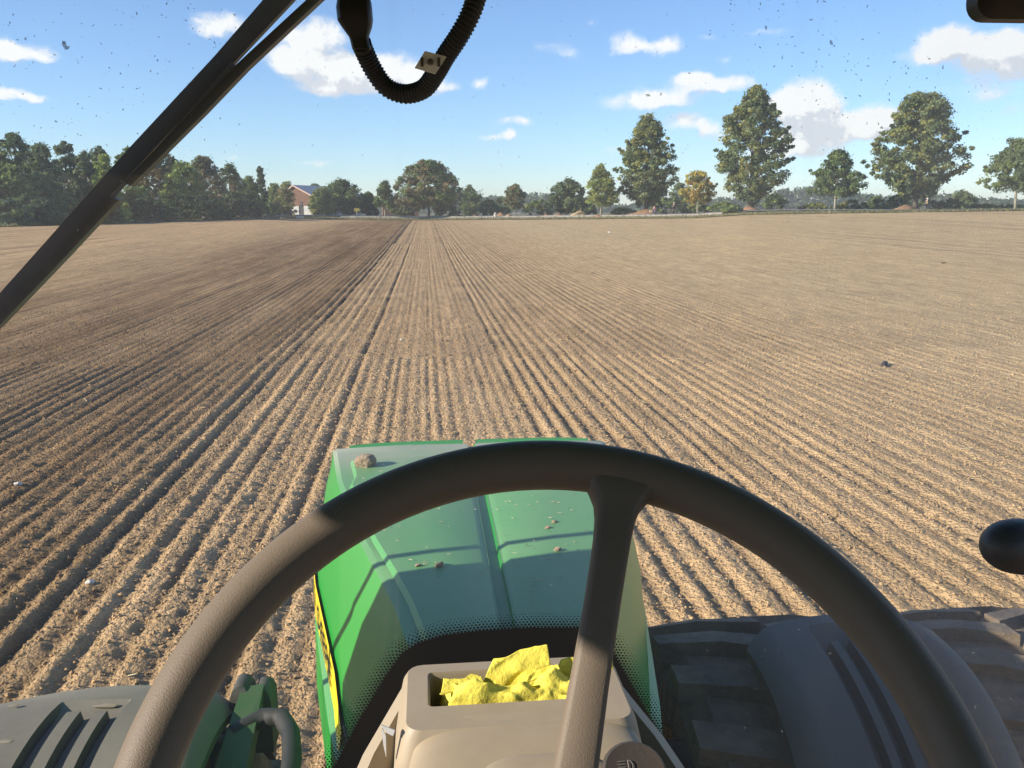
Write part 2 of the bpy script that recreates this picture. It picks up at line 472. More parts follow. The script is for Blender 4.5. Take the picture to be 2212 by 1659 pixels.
def band(name, x0, x1, d0, d1, m, lift, label, n=120):
    vs = []; fs = []
    for i in range(n + 1):
        a = az_of(x0 + (x1 - x0) * i / n); D = float(edge_D(a))
        for q in (d0, d1):
            j = (vnoise(i * .37, q * 3.1) - .5) * .5
            r = D + q + float(j); x, y = r * math.sin(a), r * math.cos(a)
            vs.append((x, y, float(terrain(x, y)) + lift))
    for i in range(n): fs.append((2 * i, 2 * i + 2, 2 * i + 3, 2 * i + 1))
    o = mesh_obj(name, vs, fs, m); return tag(o, label, kind='structure')


band('verge', -500, 2600, -.6, 4.2, mat('verge_grass', (.17, .165, .06), .95, noise=(.8, (.27, .22, .10), .6), bump=(6, .7, .1)), .05, 'dry grass verge along the far field edge', 260)
band('road', 560, 2600, 5.2, 10.5, mat('asphalt', (.17, .17, .175), .85, noise=(1.5, (.22, .21, .2),   .5)), .03, 'grey country road beyond the field', 200)
band('kerb_strip', 735, 1560, 3.6, 5.15, mat('pale_concrete', (.42, .35, .26), .9, noise=(1.2, (.50, .44, .35), .5)), .10, 'pale strip beside the road')

# ------------------------------------------------------------------ foliage
LEAF = bpy.data.materials.new('leaves'); LEAF.use_nodes = True
_t = LEAF.node_tree; _t.nodes.clear()
_at = N(_t, 'ShaderNodeAttribute', attribute_name='tint')
_d1 = N(_t, 'ShaderNodeBsdfPrincipled'); _d1.inputs['Roughness'].default_value = .6; _d1.inputs['Specular IOR Level'].default_value = .25
_tr = N(_t, 'ShaderNodeBsdfTranslucent'); _mx = N(_t, 'ShaderNodeMixShader', inp={0: .34}); _o = N(_t, 'ShaderNodeOutputMaterial')
_t.links.new(_at.outputs['Color'], _d1.inputs['Base Color']); _t.links.new(_at.outputs['Color'], _tr.inputs['Color'])
_t.links.new(_d1.outputs[0], _mx.inputs[1]); _t.links.new(_tr.outputs[0], _mx.inputs[2]); _t.links.new(_mx.outputs[0], _o.inputs[0])
BARK = mat('bark', (.20, .165, .12), .9, noise=(4, (.10, .08, .06), .6), bump=(9, .7, .05))
BARK_PALE = mat('pale_bark', (.40, .36, .27), .9, noise=(3, (.28, .25, .18), .6), bump=(9, .5, .04))

PAL = {
    'green': [(0.182, 0.245, 0.077), (0.247, 0.296, 0.088), (0.140, 0.200, 0.074)],
    'olive': [(0.270, 0.289, 0.095), (0.353, 0.339, 0.103), (0.199, 0.233, 0.083)],
    'lime': [(0.306, 0.379, 0.098), (0.389, 0.440, 0.118), (0.235, 0.308, 0.088)],
    'dark': [(0.113, 0.161, 0.074), (0.146, 0.196, 0.083), (0.089, 0.129, 0.063)],
    'brown': [(0.294, 0.226, 0.109), (0.247, 0.221, 0.103), (0.211, 0.196, 0.095)],
    'grey': [(0.166, 0.215, 0.097), (0.201, 0.242, 0.110), (0.137, 0.177, 0.083)],
    'yellow': [(0.570, 0.504, 0.128), (0.570, 0.421, 0.099), (0.519, 0.371, 0.103)],
    'fresh': [(0.375, 0.484, 0.109), (0.470, 0.484, 0.130), (0.306, 0.404, 0.095)],
    'hedge': [(0.071, 0.109, 0.046), (0.088, 0.122, 0.049), (0.059, 0.091, 0.040)],
}


def leaf_mesh(name, centres, radii, cols, per, size, seed, parent, flat=.8):
    """leaf sprays: small tilted quads gathered round many clump centres"""
    r = np.random.default_rng(seed)
    c = np.repeat(centres, per, axis=0); rad_ = np.repeat(radii, per); n = len(c)
    d = r.normal(size=(n, 3)); d /= np.linalg.norm(d, axis=1)[:, None]
    d[:, 2] = np.where((d[:, 2] < -.35) & (r.random(n) < .5), -d[:, 2] * .6, d[:, 2])
    p = c + d * (rad_ * r.random(n) ** .45 * np.where(r.random(n) < .07, 1.5, 1.0))[:, None] * np.array([1, 1, flat])
    nrm = d * .8 + r.normal(size=(n, 3)) * .7 + np.array([0, 0, .15]); nrm /= np.linalg.norm(nrm, axis=1)[:, None]
    t = np.cross(nrm, r.normal(size=(n, 3))); t /= np.linalg.norm(t, axis=1)[:, None]; b = np.cross(nrm, t)
    s = size * (.4 + 1.2 * r.random(n) ** 1.4); l = (s * .5)[:, None]; w = (s * .36)[:, None]
    V = np.stack([p - t * l, p + b * w - t * l * .1, p + t * l * 1.15, p - b * w + t * l * .1], 1).reshape(-1, 3)
    Fc = np.arange(4 * n).reshape(n, 4)
    me = bpy.data.meshes.new(name)
    me.vertices.add(4 * n); me.vertices.foreach_set('co', V.ravel())
    me.loops.add(4 * n); me.loops.foreach_set('vertex_index', Fc.ravel())
    me.polygons.add(n); me.polygons.foreach_set('loop_start', np.arange(0, 4 * n, 4))
    me.update(calc_edges=True)
    col = np.repeat(cols, per, axis=0) * (.72 + .56 * r.random(n))[:, None]
    at = me.attributes.new('tint', 'FLOAT_COLOR', 'POINT')
    c4 = np.ones((4 * n, 4)); c4[:, :3] = np.repeat(col, 4, axis=0); at.data.foreach_set('color', c4.ravel())
    me.materials.append(LEAF)
    return link(bpy.data.objects.new(name, me), parent)


PROFILES = {                                       # half width (0..1) against height in the crown (0..1)
    'tall': [(0, .30), (.08, .62), (.2, .9), (.34, 1.0), (.5, .93), (.64, .80), (.76, .66), (.87, .46), (.95, .25), (1, .08)],
    'tower': [(0, .34), (.08, .55), (.2, .78), (.35, .95), (.5, .92), (.62, .84), (.74, .66), (.84, .42), (.93, .30), (1, .10)],
    'vase': [(0, .28), (.1, .50), (.22, .84), (.36, 1.0), (.52, .95), (.66, .80), (.8, .62), (.9, .55), (.97, .42), (1, .2)],
    'cone': [(0, .62), (.12, 1.0), (.3, .95), (.5, .78), (.7, .55), (.87, .32), (1, .08)],
    'round': [(0, .55), (.12, .86), (.3, 1.0), (.5, .98), (.7, .82), (.86, .55), (1, .15)],
    'oval': [(0, .35), (.12, .7), (.3, .95), (.5, 1.0), (.7, .86), (.86, .58), (1, .12)],
    'spire': [(0, .75), (.2, 1.0), (.42, .62), (.6, .45), (.8, .28), (1, .05)],
    'bush': [(0, .85), (.2, 1.0), (.5, .95), (.75, .75), (.9, .5), (1, .2)],
}
_seed = [100]


def crown_clumps(H, W, prof, r, nclump, csize, depth=None):
    pr = np.array(PROFILES[prof]); C = []; Rr = []
    depth = depth or W
    # a handful of big limbs give the outline its bumps
    nl = max(9, int(nclump / 8)); la = r.uniform(0, 2 * np.pi, nl); lh = r.uniform(.04, .97, nl); lg = r.choice([-1, 1], nl) * r.uniform(.15, .42, nl)
    def width(h, a):
        near = np.exp(-((h - lh) / .06) ** 2) * np.exp(-((np.angle(np.exp(1j * (a - la)))) / .5) ** 2)
        return np.interp(h, pr[:, 0], pr[:, 1]) * np.clip(1 + float((near * lg).sum()), .5, 1.28)
    for i in range(nclump):
        h = r.random() ** .95; a = r.uniform(0, 2 * np.pi); w = width(h, a)
        q = (.35 + .65 * r.random() ** .5) * w
        C.append((math.cos(a) * q * W / 2, math.sin(a) * q * depth / 2, h * H)); Rr.append(csize * r.uniform(.45, 1.15))
    for i in range(max(4, nclump // 5)):               # small sprays that fray the outline
        h = r.uniform(.04, 1.0); a = r.uniform(0, 2 * np.pi); w = width(h, a) * r.uniform(.94, 1.10)
        C.append((math.cos(a) * w * W / 2, math.sin(a) * w * depth / 2, h * H * 1.02)); Rr.append(csize * r.uniform(.3, .6))
    return np.array(C), np.array(Rr)


def limb_clumps(H, W, prof, r, nclump, csize):
    """clumps strung along limbs that reach out and up, so that the outline frays and shows gaps"""
    pr = np.array(PROFILES[prof]); C = []; Rr = []; per_l = 6; nl = max(14, nclump // per_l)
    for i in range(nl):
        h = ((i + r.random()) / nl) ** .92; a = i * 2.399963 + r.uniform(-.4, .4)
        w = np.interp(h, pr[:, 0], pr[:, 1]) * r.uniform(.62, 1.14)
        tip = np.array([math.cos(a) * w * W / 2, math.sin(a) * w * W / 2, h * H])
        root = np.array([0, 0, max(0, h * H - w * W * r.uniform(.25, .5))]); side = np.array([-math.sin(a), math.cos(a), 0])
        for k in range(per_l):
            q = .3 + .7 * (k + r.random() * .7) / per_l
            p = root + (tip - root) * q; p[2] += .10 * w * W * math.sin(q * math.pi) * .5
            sp = csize * (1.35 - q) * .9
            C.append(p + side * r.normal() * sp + np.array([0, 0, r.normal() * sp * .5])); Rr.append(csize * (1.25 - .75 * q) * r.uniform(.7, 1.15))
        C.append(tip * np.array([1.04, 1.04, 1.0]) + np.array([0, 0, csize * .3])); Rr.append(csize * .35)
    for k in range(5):
        C.append(np.array([r.normal() * W * .03, r.normal() * W * .03, H * (.90 + .03 * k)])); Rr.append(csize * .5)
    return np.array(C), np.array(Rr)


def palette(pal, n, r, accent=None, share=.0):
    P = np.array(PAL[pal]); c = P[r.integers(0, len(P), n)]
    if accent:
        A = np.array(PAL[accent]); k = r.random(n) < share; c[k] = A[r.integers(0, len(A), k.sum())]
    return c * (.85 + .3 * r.random(n))[:, None]


def tree(name, x, ytop, wd, D, prof, pal, label, cat='tree', trunk=.14, group=None, nclump=90, per=46, leaf=.42, csize=None, accent=None, share=.15, pale=False, lean=0.0, fat=1.0):
    """x, ytop, wd: where the tree stands, how high and how wide it shows at distance D"""
    _seed[0] += 1; r = np.random.default_rng(_seed[0])
    a = az_of(x); px, py = D * math.sin(a), D * math.cos(a); z0 = float(terrain(px, py)) - .1
    d = ray(x, ytop); ztop = EYE + d[2] / math.hypot(d[0], d[1]) * D
    H = ztop - z0; dep = px * CF[0] + py * CF[1]
    W = wd * dep / F_PX
    t = thing(name, (px, py, z0), label, cat, group)
    per = int(per * 2.7); nclump = int(nclump * 1.2); leaf *= .66
    if name == 'wood_tree': W *= 1.32; trunk = min(trunk, .03)
    hb = H * trunk; ch = H - hb
    cs = csize or max(.5, W * .11)
    if prof in ('round', 'bush'):
        C, Rr = crown_clumps(ch - cs * .6, W - cs * .8, prof, r, int(nclump * .75), cs)
        C2, R2 = limb_clumps(ch - cs * .8, W * 1.06, prof, r, nclump // 3, cs * .8); C = np.concatenate([C, C2]); Rr = np.concatenate([Rr, R2])
    else:
        C, Rr = crown_clumps(ch - cs * 1.0, W - cs * .9, prof, r, int(nclump * .45), cs)
        C2, R2 = limb_clumps(ch - cs * .9, W * 1.08, prof, r, int(nclump * .75), cs * .85); C = np.concatenate([C, C2]); Rr = np.concatenate([Rr, R2])
    C[:, 2] += hb + cs * .15; C[:, 0] += lean * C[:, 2]
    cols = palette(pal, len(C), r, accent, share)
    leaf_mesh('crown', C, Rr, cols, per, leaf, _seed[0] + 5000, t)
    mb = MB(); tr = max(.10, H * .017) * fat
    top = (lean * H * .8, 0, hb + ch * .72)
    bend = [(lean * z + r.normal() * tr * .3, r.normal() * tr * .3, z) for z in np.linspace(0, top[2], 7)]
    bend[0] = (0, 0, -.2)
    mb.tube(bend, [tr * 1.35, tr * 1.05, tr * .95, tr * .8, tr * .6, tr * .4, tr * .15], 8)
    for i in range(10):
        k = r.integers(0, len(C)); h0 = min(top[2] * .9, max(hb * .8, C[k][2] * .72))
        s0 = np.array([lean * h0, 0, h0]); mid = (s0 * .45 + C[k] * .55) + np.array([0, 0, -.3])
        mb.tube([s0, mid, C[k]], [tr * .42, tr * .28, tr * .08], 5)
    mb.build('trunk', BARK_PALE if pale else BARK, t, smooth=True)
    return t


def bush(name, x, ytop, wd, D, pal, label, cat='shrub', group=None, nclump=44, per=44, leaf=.34, accent=None, share=.15, prof='bush', cs=None):
    _seed[0] += 1; r = np.random.default_rng(_seed[0])
    a = az_of(x); px, py = D * math.sin(a), D * math.cos(a); z0 = float(terrain(px, py)) - .1
    d = ray(x, ytop); H = EYE + d[2] / math.hypot(d[0], d[1]) * D - z0
    dep = px * CF[0] + py * CF[1]; W = wd * dep / F_PX
    t = thing(name, (px, py, z0), label, cat, group)
    cs = cs or max(.4, min(W, H) * .2)
    per = int(per * 2.0); leaf *= .82
    C, Rr = crown_clumps(max(.3, H - cs * .6), max(.4, W - cs * .8), prof, r, nclump, cs, depth=max(2.0, min(W, 5)))
    C[:, 2] += cs * .1
    leaf_mesh('foliage', C, Rr, palette(pal, len(C), r, accent, share), per, leaf, _seed[0] + 5000, t)
    mb = MB()
    for i in range(6):
        k = r.integers(0, len(C)); mb.tube([(C[k][0] * .15, C[k][1] * .15, -.1), C[k] * np.array([.5, .5, .6]), C[k]], [.07, .05, .02], 5)
    mb.build('stem', BARK, t, smooth=True)
    return t


# -- the right-hand avenue
tree('poplar_tree', 1395, 246, 140, 174, 'tower', 'olive', 'tall dense tree left of the three giants, standing beside the small yellow tree', trunk=.10, nclump=250, per=52, leaf=.5, csize=1.25, accent='grey', share=.5, fat=1.1)
tree('poplar_tree', 1621, 181, 152, 164, 'tall', 'olive', 'tallest tree of the avenue, pointed crown in front of the white cumulus', trunk=.08, nclump=290, per=52, leaf=.5, csize=1.25, accent='grey', share=.45, fat=1.1)
tree('poplar_tree', 1976, 195, 182, 157, 'vase', 'olive', 'broad tall tree with a ragged flat top, beside the cyclist with the white helmet', trunk=.09, nclump=300, per=52, leaf=.5, csize=1.3, accent='grey', share=.45, fat=1.1)
tree('young_tree', 1803, 319, 128, 159, 'cone', 'green', 'dark green conical tree between the two tallest trees', trunk=.22, nclump=130, per=50, leaf=.42, csize=.95, accent='dark', share=.35, pale=True)
tree('young_tree', 2192, 296, 150, 154, 'cone', 'grey', 'grey green leaning tree cut by the right edge of the photo', trunk=.24, nclump=140, per=50, leaf=.42, csize=1.0, accent='green', share=.5, lean=-.05, pale=True)
tree('young_tree', 1506, 366, 88, 169, 'oval', 'yellow', 'small yellow autumn tree between two tall green trees', trunk=.22, nclump=75, per=46, leaf=.4, csize=.8, accent='olive', share=.3, pale=True)
tree('lime_tree', 1298, 356, 84, 172, 'cone', 'lime', 'yellow green lime tree with a bare pale trunk', trunk=.18, nclump=110, per=48, leaf=.42, csize=.95, accent='olive', share=.5, pale=True)
tree('dark_tree', 1226, 386, 92, 184, 'round', 'dark', 'dark bushy tree just behind and left of the lime tree', trunk=.05, nclump=90, per=48, leaf=.45, csize=1.0, accent='grey', share=.3)
tree('young_tree', 1113, 394, 54, 178, 'oval', 'brown', 'small brownish tree with a slim trunk near the middle of the horizon', trunk=.22, nclump=60, per=44, leaf=.36, csize=.7, accent='grey', share=.5, pale=True)
tree('walnut_tree', 926, 344, 142, 186, 'round', 'brown', 'large round brownish crown straight ahead where the drill rows meet', trunk=.10, nclump=240, per=54, leaf=.46, csize=1.2, accent='green', share=.45)
tree('young_tree', 832, 389, 58, 180, 'cone', 'green', 'small green tree on a bare pale trunk left of the round brownish tree', trunk=.26, nclump=70, per=46, leaf=.36, csize=.75, accent='dark', share=.3, pale=True)
tree('bushy_tree', 740, 387, 92, 186, 'round', 'green', 'wide dark green tree beside the brick barn', trunk=.03, nclump=130, per=50, leaf=.44, csize=1.1, accent='dark', share=.5)
tree('bushy_tree', 696, 405, 52, 180, 'bush', 'olive', 'lower bushy tree hiding the right corner of the brick barn', trunk=.03, nclump=70, per=46, leaf=.4, csize=.9, accent='green', share=.5)
tree('bushy_tree', 795, 414, 46, 190, 'bush', 'dark', 'dark low tree behind the yellow sign', trunk=.03, nclump=55, per=44, leaf=.4, csize=.8)
tree('spruce_tree', 567, 358, 40, 182, 'spire', 'dark', 'narrow conifer with a pointed top at the end of the hedge', trunk=.05, nclump=60, per=44, leaf=.4, csize=.6)
tree('bushy_tree', 541, 381, 50, 170, 'round', 'green', 'small round green tree left of the conifer', trunk=.06, nclump=55, per=46, leaf=.4, csize=.8, accent='dark', share=.4)
tree('bushy_tree', 594, 396, 48, 200, 'round', 'green', 'small tree right of the conifer, behind the brown bush', trunk=.06, nclump=50, per=44, leaf=.42, csize=.8)
tree('bushy_tree', 622, 391, 44, 225, 'round', 'olive', 'tree top just left of the barn gable, behind it', trunk=.06, nclump=45, per=44, leaf=.48, csize=1.0)
tree('bushy_tree', 684, 396, 44, 262, 'round', 'dark', 'far tree showing above the grey roof of the barn', trunk=.06, nclump=45, per=44, leaf=.55, csize=1.1)
tree('birch_tree', 1014, 398, 44, 215, 'oval', 'grey', 'pale thin tree behind the bushes right of the round brownish tree', trunk=.1, nclump=45, per=34, leaf=.42, csize=.9)
tree('birch_tree', 1467, 394, 44, 205, 'oval', 'grey', 'pale grey tree behind the cyclist in dark clothes', trunk=.06, nclump=50, per=38, leaf=.45, csize=1.0)
tree('birch_tree', 2076, 412, 58, 190, 'bush', 'grey', 'pale rounded tree on the hedge right of the white helmeted cyclist', trunk=.05, nclump=50, per=40, leaf=.45, csize=1.0)

# -- the wood on the left
W_G = None
tree('wood_tree', -20, 284, 80, 128, 'round', 'dark', 'dark tree top at the left edge of the photo, tallest of the wood', trunk=.08, nclump=90, per=46, leaf=.36, csize=.95, accent='grey', share=.3)
tree('wood_tree', 46, 285, 70, 132, 'round', 'dark', 'second dark tree from the left edge in the wood', trunk=.08, nclump=90, per=46, leaf=.36, csize=.9, accent='green', share=.3)
tree('wood_tree', 100, 309, 64, 126, 'round', 'grey', 'low grey green tree between two higher dark ones in the left wood', trunk=.08, nclump=80, per=46, leaf=.36, csize=.85, accent='green', share=.3)
tree('wood_tree', 152, 301, 66, 136, 'vase', 'dark', 'dark spreading tree in the left wood above the pale cottage', trunk=.1, nclump=90, per=44, leaf=.36, csize=.85, accent='grey', share=.4)
tree('wood_tree', 193, 325, 48, 134, 'oval', 'grey', 'slim grey green tree left of the yellow green one in the left wood', trunk=.08, nclump=60, per=44, leaf=.36, csize=.75)
tree('wood_tree', 224, 312, 46, 142, 'oval', 'grey', 'tall thin crown behind the yellow green tree of the left wood', trunk=.08, nclump=60, per=44, leaf=.38, csize=.8)
tree('wood_tree', 236, 332, 50, 130, 'oval', 'fresh', 'bright yellow green tree beside the wiper blade', trunk=.1, nclump=70, per=46, leaf=.34, csize=.75, accent='lime', share=.4)
tree('wood_tree', 284, 317, 56, 146, 'round', 'green', 'green tree half hidden by the wiper blade', trunk=.08, nclump=65, per=44, leaf=.38, csize=.85)
tree('wood_tree', 352, 321, 100, 148, 'round', 'brown', 'large brownish tree just right of the wiper blade', trunk=.1, nclump=150, per=48, leaf=.4, csize=1.05, accent='grey', share=.35)
tree('wood_tree', 402, 348, 72, 144, 'round', 'lime', 'yellow green tree in front of the brownish pair in the left wood', trunk=.06, nclump=90, per=46, leaf=.38, csize=.9, accent='green', share=.35)
tree('wood_tree', 446, 337, 70, 156, 'round', 'brown', 'brownish tree behind the yellow green one in the left wood', trunk=.08, nclump=90, per=46, leaf=.4, csize=.95, accent='dark', share=.3)
tree('wood_tree', 500, 352, 54, 165, 'round', 'grey', 'grey thin crown above the red brick chimney', trunk=.1, nclump=65, per=36, leaf=.4, csize=.9)
tree('wood_tree', 20, 352, 110, 116, 'bush', 'green', 'broad lighter green tree low in front of the wood at the left edge', trunk=.04, nclump=110, per=46, leaf=.34, csize=.9, accent='dark', share=.4)
tree('wood_tree', -70, 300, 110, 120, 'round', 'dark', 'dark tree beyond the left edge, its side just in view', trunk=.05, nclump=100, per=46, leaf=.36, csize=.95)
tree('wood_tree', 96, 372, 70, 120, 'bush', 'dark', 'dark low tree between the left edge and the pale cottage', trunk=.04, nclump=80, per=46, leaf=.34, csize=.85, accent='green', share=.35)
bush('shrub', 18, 428, 96, 110, 'dark', 'dark shrub at the very left edge of the field', nclump=60, accent='green')
bush('shrub', 88, 424, 90, 113, 'dark', 'dark shrub second from the left along the field edge', nclump=60)
bush('shrub', 140, 418, 70, 117, 'green', 'green shrub below the pale cottage', nclump=55, accent='olive')
bush('shrub', 210, 420, 80, 122, 'dark', 'dark shrub behind the lower part of the wiper', nclump=55)
bush('shrub', 300, 404, 90, 132, 'green', 'green shrub on top of the hedge right of the wiper', nclump=55, accent='lime', share=.3)
bush('shrub', 272, 436, 26, 123, 'fresh', 'small bright yellow green bush in front of the dark hedge', nclump=24, leaf=.26, cs=.35)
bush('shrub', 616, 404, 48, 176, 'brown', 'brown bush left of the barn gable', nclump=44, accent='olive', share=.4)
bush('shrub', 596, 438, 26, 170, 'olive', 'small yellowish bush by the rubble heap', nclump=24, cs=.5)
bush('hedge', 312, 425, 150, 128, 'hedge', 'dark trimmed hedge nearest to the wiper', 'hedge', 'hedges on the left field edge', 110, 46, .3)
bush('hedge', 430, 420, 130, 140, 'hedge', 'dark trimmed hedge in the middle of the left field edge', 'hedge', 'hedges on the left field edge', 100, 46, .32)
bush('hedge', 530, 430, 84, 152, 'hedge', 'dark hedge that ends by the rubble heap', 'hedge', 'hedges on the left field edge', 80, 46, .32)
bush('hedge', 210, 432, 120, 118, 'hedge', 'dark hedge half hidden behind the wiper', 'hedge', 'hedges on the left field edge', 80, 46, .3)

# -- bushes along the road from the middle to the right
B = [(868, 432, 60, 196, 'dark', 'dark shrub at the left foot of the round brownish tree'), (968, 436, 60, 192, 'green', 'green shrub at the right foot of the round brownish tree'),
     (1022, 410, 62, 198, 'dark', 'dark rounded shrub in front of the pale thin tree'), (1058, 430, 48, 192, 'green', 'low green shrub left of the small brownish tree'),
     (1082, 424, 50, 198, 'dark', 'dark shrub directly behind the small brownish tree'), (1163, 432, 74, 190, 'green', 'wide green shrub right of the small brownish tree'),
     (1262, 436, 60, 182, 'dark', 'dark shrub behind the sand heap'), (1345, 448, 56, 176, 'green', 'low sunlit shrub right of the lime tree'),
     (1436, 428, 70, 172, 'dark', 'dark shrub behind the child in pink'), (1506, 440, 70, 174, 'olive', 'olive shrub behind the trunk of the yellow tree'),
     (1560, 436, 64, 166, 'green', 'green shrub between the yellow tree and the tallest tree'), (1672, 418, 52, 160, 'dark', 'dark shrub at the right foot of the tallest tree'),
     (1580, 442, 50, 158, 'green', 'small shrub at the left foot of the tallest tree'), (1760, 438, 72, 164, 'olive', 'olive shrub left of the conical tree'),
     (1840, 432, 70, 166, 'green', 'green shrub right of the conical tree'), (1893, 424, 48, 170, 'green', 'rounded shrub halfway between the conical and the broad tree'),
     (1940, 420, 60, 164, 'grey', 'greyish shrub left of the broad tree trunk'), (2000, 432, 60, 166, 'dark', 'dark shrub just behind the white helmeted cyclist'),
     (2050, 430, 60, 166, 'green', 'low green shrub right of the white helmeted cyclist'), (2120, 440, 80, 168, 'olive', 'low flat shrub left of the leaning tree'),
     (2190, 442, 80, 170, 'green', 'low flat shrub at the right edge of the photo')]
for x, yt, w, D, pal, lab in B:
    bush('shrub', x, yt, w, D, pal, lab, group='shrubs along the road', nclump=48, accent='green' if pal != 'green' else 'olive', share=.25)

# far woodland band
r = np.random.default_rng(77); Cs = []; Rs = []
for i in range(9000):
    a = r.uniform(-rad(34), rad(50)); D = r.uniform(820, 1000); hmax = 13 + 5 * math.sin(a * 19) + 3 * math.sin(a * 47 + 1)
    Cs.append((D * math.sin(a), D * math.cos(a), float(terrain(D * math.sin(a), D * math.cos(a))) + r.random() * max(5, hmax))); Rs.append(3.2)
Cs = np.array(Cs); leaf_far = leaf_mesh('far_woodland', Cs, np.array(Rs), palette('hedge', len(Cs), r, 'dark', .25), 9, 3.2, 88, None)
tag(leaf_far, 'distant dark woodland band on the horizon', 'woodland', kind='stuff')

# grass tufts on the verge
r = np.random.default_rng(5); tv = []; tf = []; tcn = []
for i in range(9000):
    x = r.uniform(-60, 2300); a = az_of(x); D = float(edge_D(a)) + r.uniform(-.8, 4.2) ** 1
    px, py = D * math.sin(a), D * math.cos(a); z = float(terrain(px, py)); h = r.uniform(.12, .42); w = r.uniform(.06, .16)
    an = r.uniform(0, math.pi); dx, dy = math.cos(an) * w, math.sin(an) * w; k = len(tv)
    tv += [(px - dx, py - dy, z), (px + dx, py + dy, z), (px + r.normal() * .1, py + r.normal() * .1, z + h)]; tf.append((k, k + 1, k + 2))
    c = np.array([(.16, .17, .05), (.27, .23, .10), (.11, .14, .04)][r.integers(0, 3)]); tcn += [c] * 3
gt = mesh_obj('verge_grass', tv, tf, LEAF)
at = gt.data.attributes.new('tint', 'FLOAT_COLOR', 'POINT'); c4 = np.ones((len(tv), 4)); c4[:, :3] = np.array(tcn); at.data.foreach_set('color', c4.ravel())
tag(gt, 'tufts of dry grass along the field edge', 'grass', kind='stuff')


# ------------------------------------------------------------------ buildings
def ground_at(x, D):
    a = az_of(x); px, py = D * math.sin(a), D * math.cos(a); return np.array([px, py, float(terrain(px, py))])


BRICK = mat('red_brick', (.19, .11, .068), .9, noise=(2.2, (.17, .08, .05), .6), bump=(14, .4, .02))
WHITEW = mat('white_render', (.44, .43, .41), .85, noise=(1.5, (.6, .58, .54), .5))
SLATE = mat('grey_roof', (.26, .28, .31), .7, noise=(1.2, (.34, .35, .37), .5))
TRIM = mat('pale_bargeboard', (.62, .42, .34), .8)
DARKDOOR = mat('dark_door', (.045, .04, .04), .7)
WOODM = mat('weathered_wood', (.22, .16, .10), .85, noise=(4, (.14, .10, .06), .5))
p = ground_at(651, 205)
barn = thing('barn', p, 'red brick barn with a grey roof and white base between the trees', 'barn', rz=rad(-28))
gw, eave, apex, ln = 5.6, 4.1, 6.2, 20.0            # asymmetric gable faces the field
xl, xa, xr = -2.7, -1.6, 2.9
mb = MB()
mb.loft([[(xl, 0, 1.9), (xr, 0, 1.9), (xr, 0, eave), (xa, 0, apex), (xl, 0, apex - .75)], [(xl, ln, 1.9), (xr, ln, 1.9), (xr, ln, eave), (xa, ln, apex), (xl, ln, apex - .75)]])
mb.build('wall', BRICK, barn)
mb = MB(); mb.box((xl - .04, -.05, -.3), (-.55, ln, 1.897)); mb.box((.75, -.05, -.3), (xr + .04, ln, 1.897)); mb.build('plinth', WHITEW, barn)
mb = MB(); mb.box((-.545, .12, -.3), (.745, .3, 1.9)); mb.build('door', DARKDOOR, barn)
mb = MB(); mb.box((-.25, -.06, 1.905), (.45, -.002, 2.9)); mb.build('loft_hatch', DARKDOOR, barn)
mb = MB()
e = .45; sl = (apex - eave) / (xr - xa)
mb.loft([[(xa, -e, apex + .05), (xr + e, -e, eave - sl * e + .05), (xr + e, -e, eave - sl * e + .25), (xa, -e, apex + .27)], [(xa, ln + e, apex + .05), (xr + e, ln + e, eave - sl * e + .05), (xr + e, ln + e, eave - sl * e + .25), (xa, ln + e, apex + .27)]])
mb.loft([[(xl - e, -e, apex - .95), (xa - .003, -e, apex + .05), (xa - .003, -e, apex + .27), (xl - e, -e, apex - .73)], [(xl - e, ln + e, apex - .95), (xa - .003, ln + e, apex + .05), (xa - .003, ln + e, apex + .27), (xl - e, ln + e, apex - .73)]])
rf = mb.build('roof', SLATE, barn)
mb = MB()
mb.loft([[(xa, -e - .06, apex + .28), (xr + e, -e - .06, eave - sl * e + .26), (xr + e, -e - .06, eave - sl * e - .02), (xa, -e - .06, apex - .02)], [(xa, -e - .003, apex + .28), (xr + e, -e - .003, eave - sl * e + .26), (xr + e, -e - .003, eave - sl * e - .02), (xa, -e - .003, apex - .02)]])
mb.loft([[(xl - e, -e - .06, apex - .72), (xa - .003, -e - .06, apex + .28), (xa - .003, -e - .06, apex - .02), (xl - e, -e - .06, apex - 1.0)], [(xl - e, -e - .003, apex - .72), (xa - .003, -e - .003, apex + .28), (xa - .003, -e - .003, apex - .02), (xl - e, -e - .003, apex - 1.0)]])
mb.build('bargeboard', TRIM, rf)


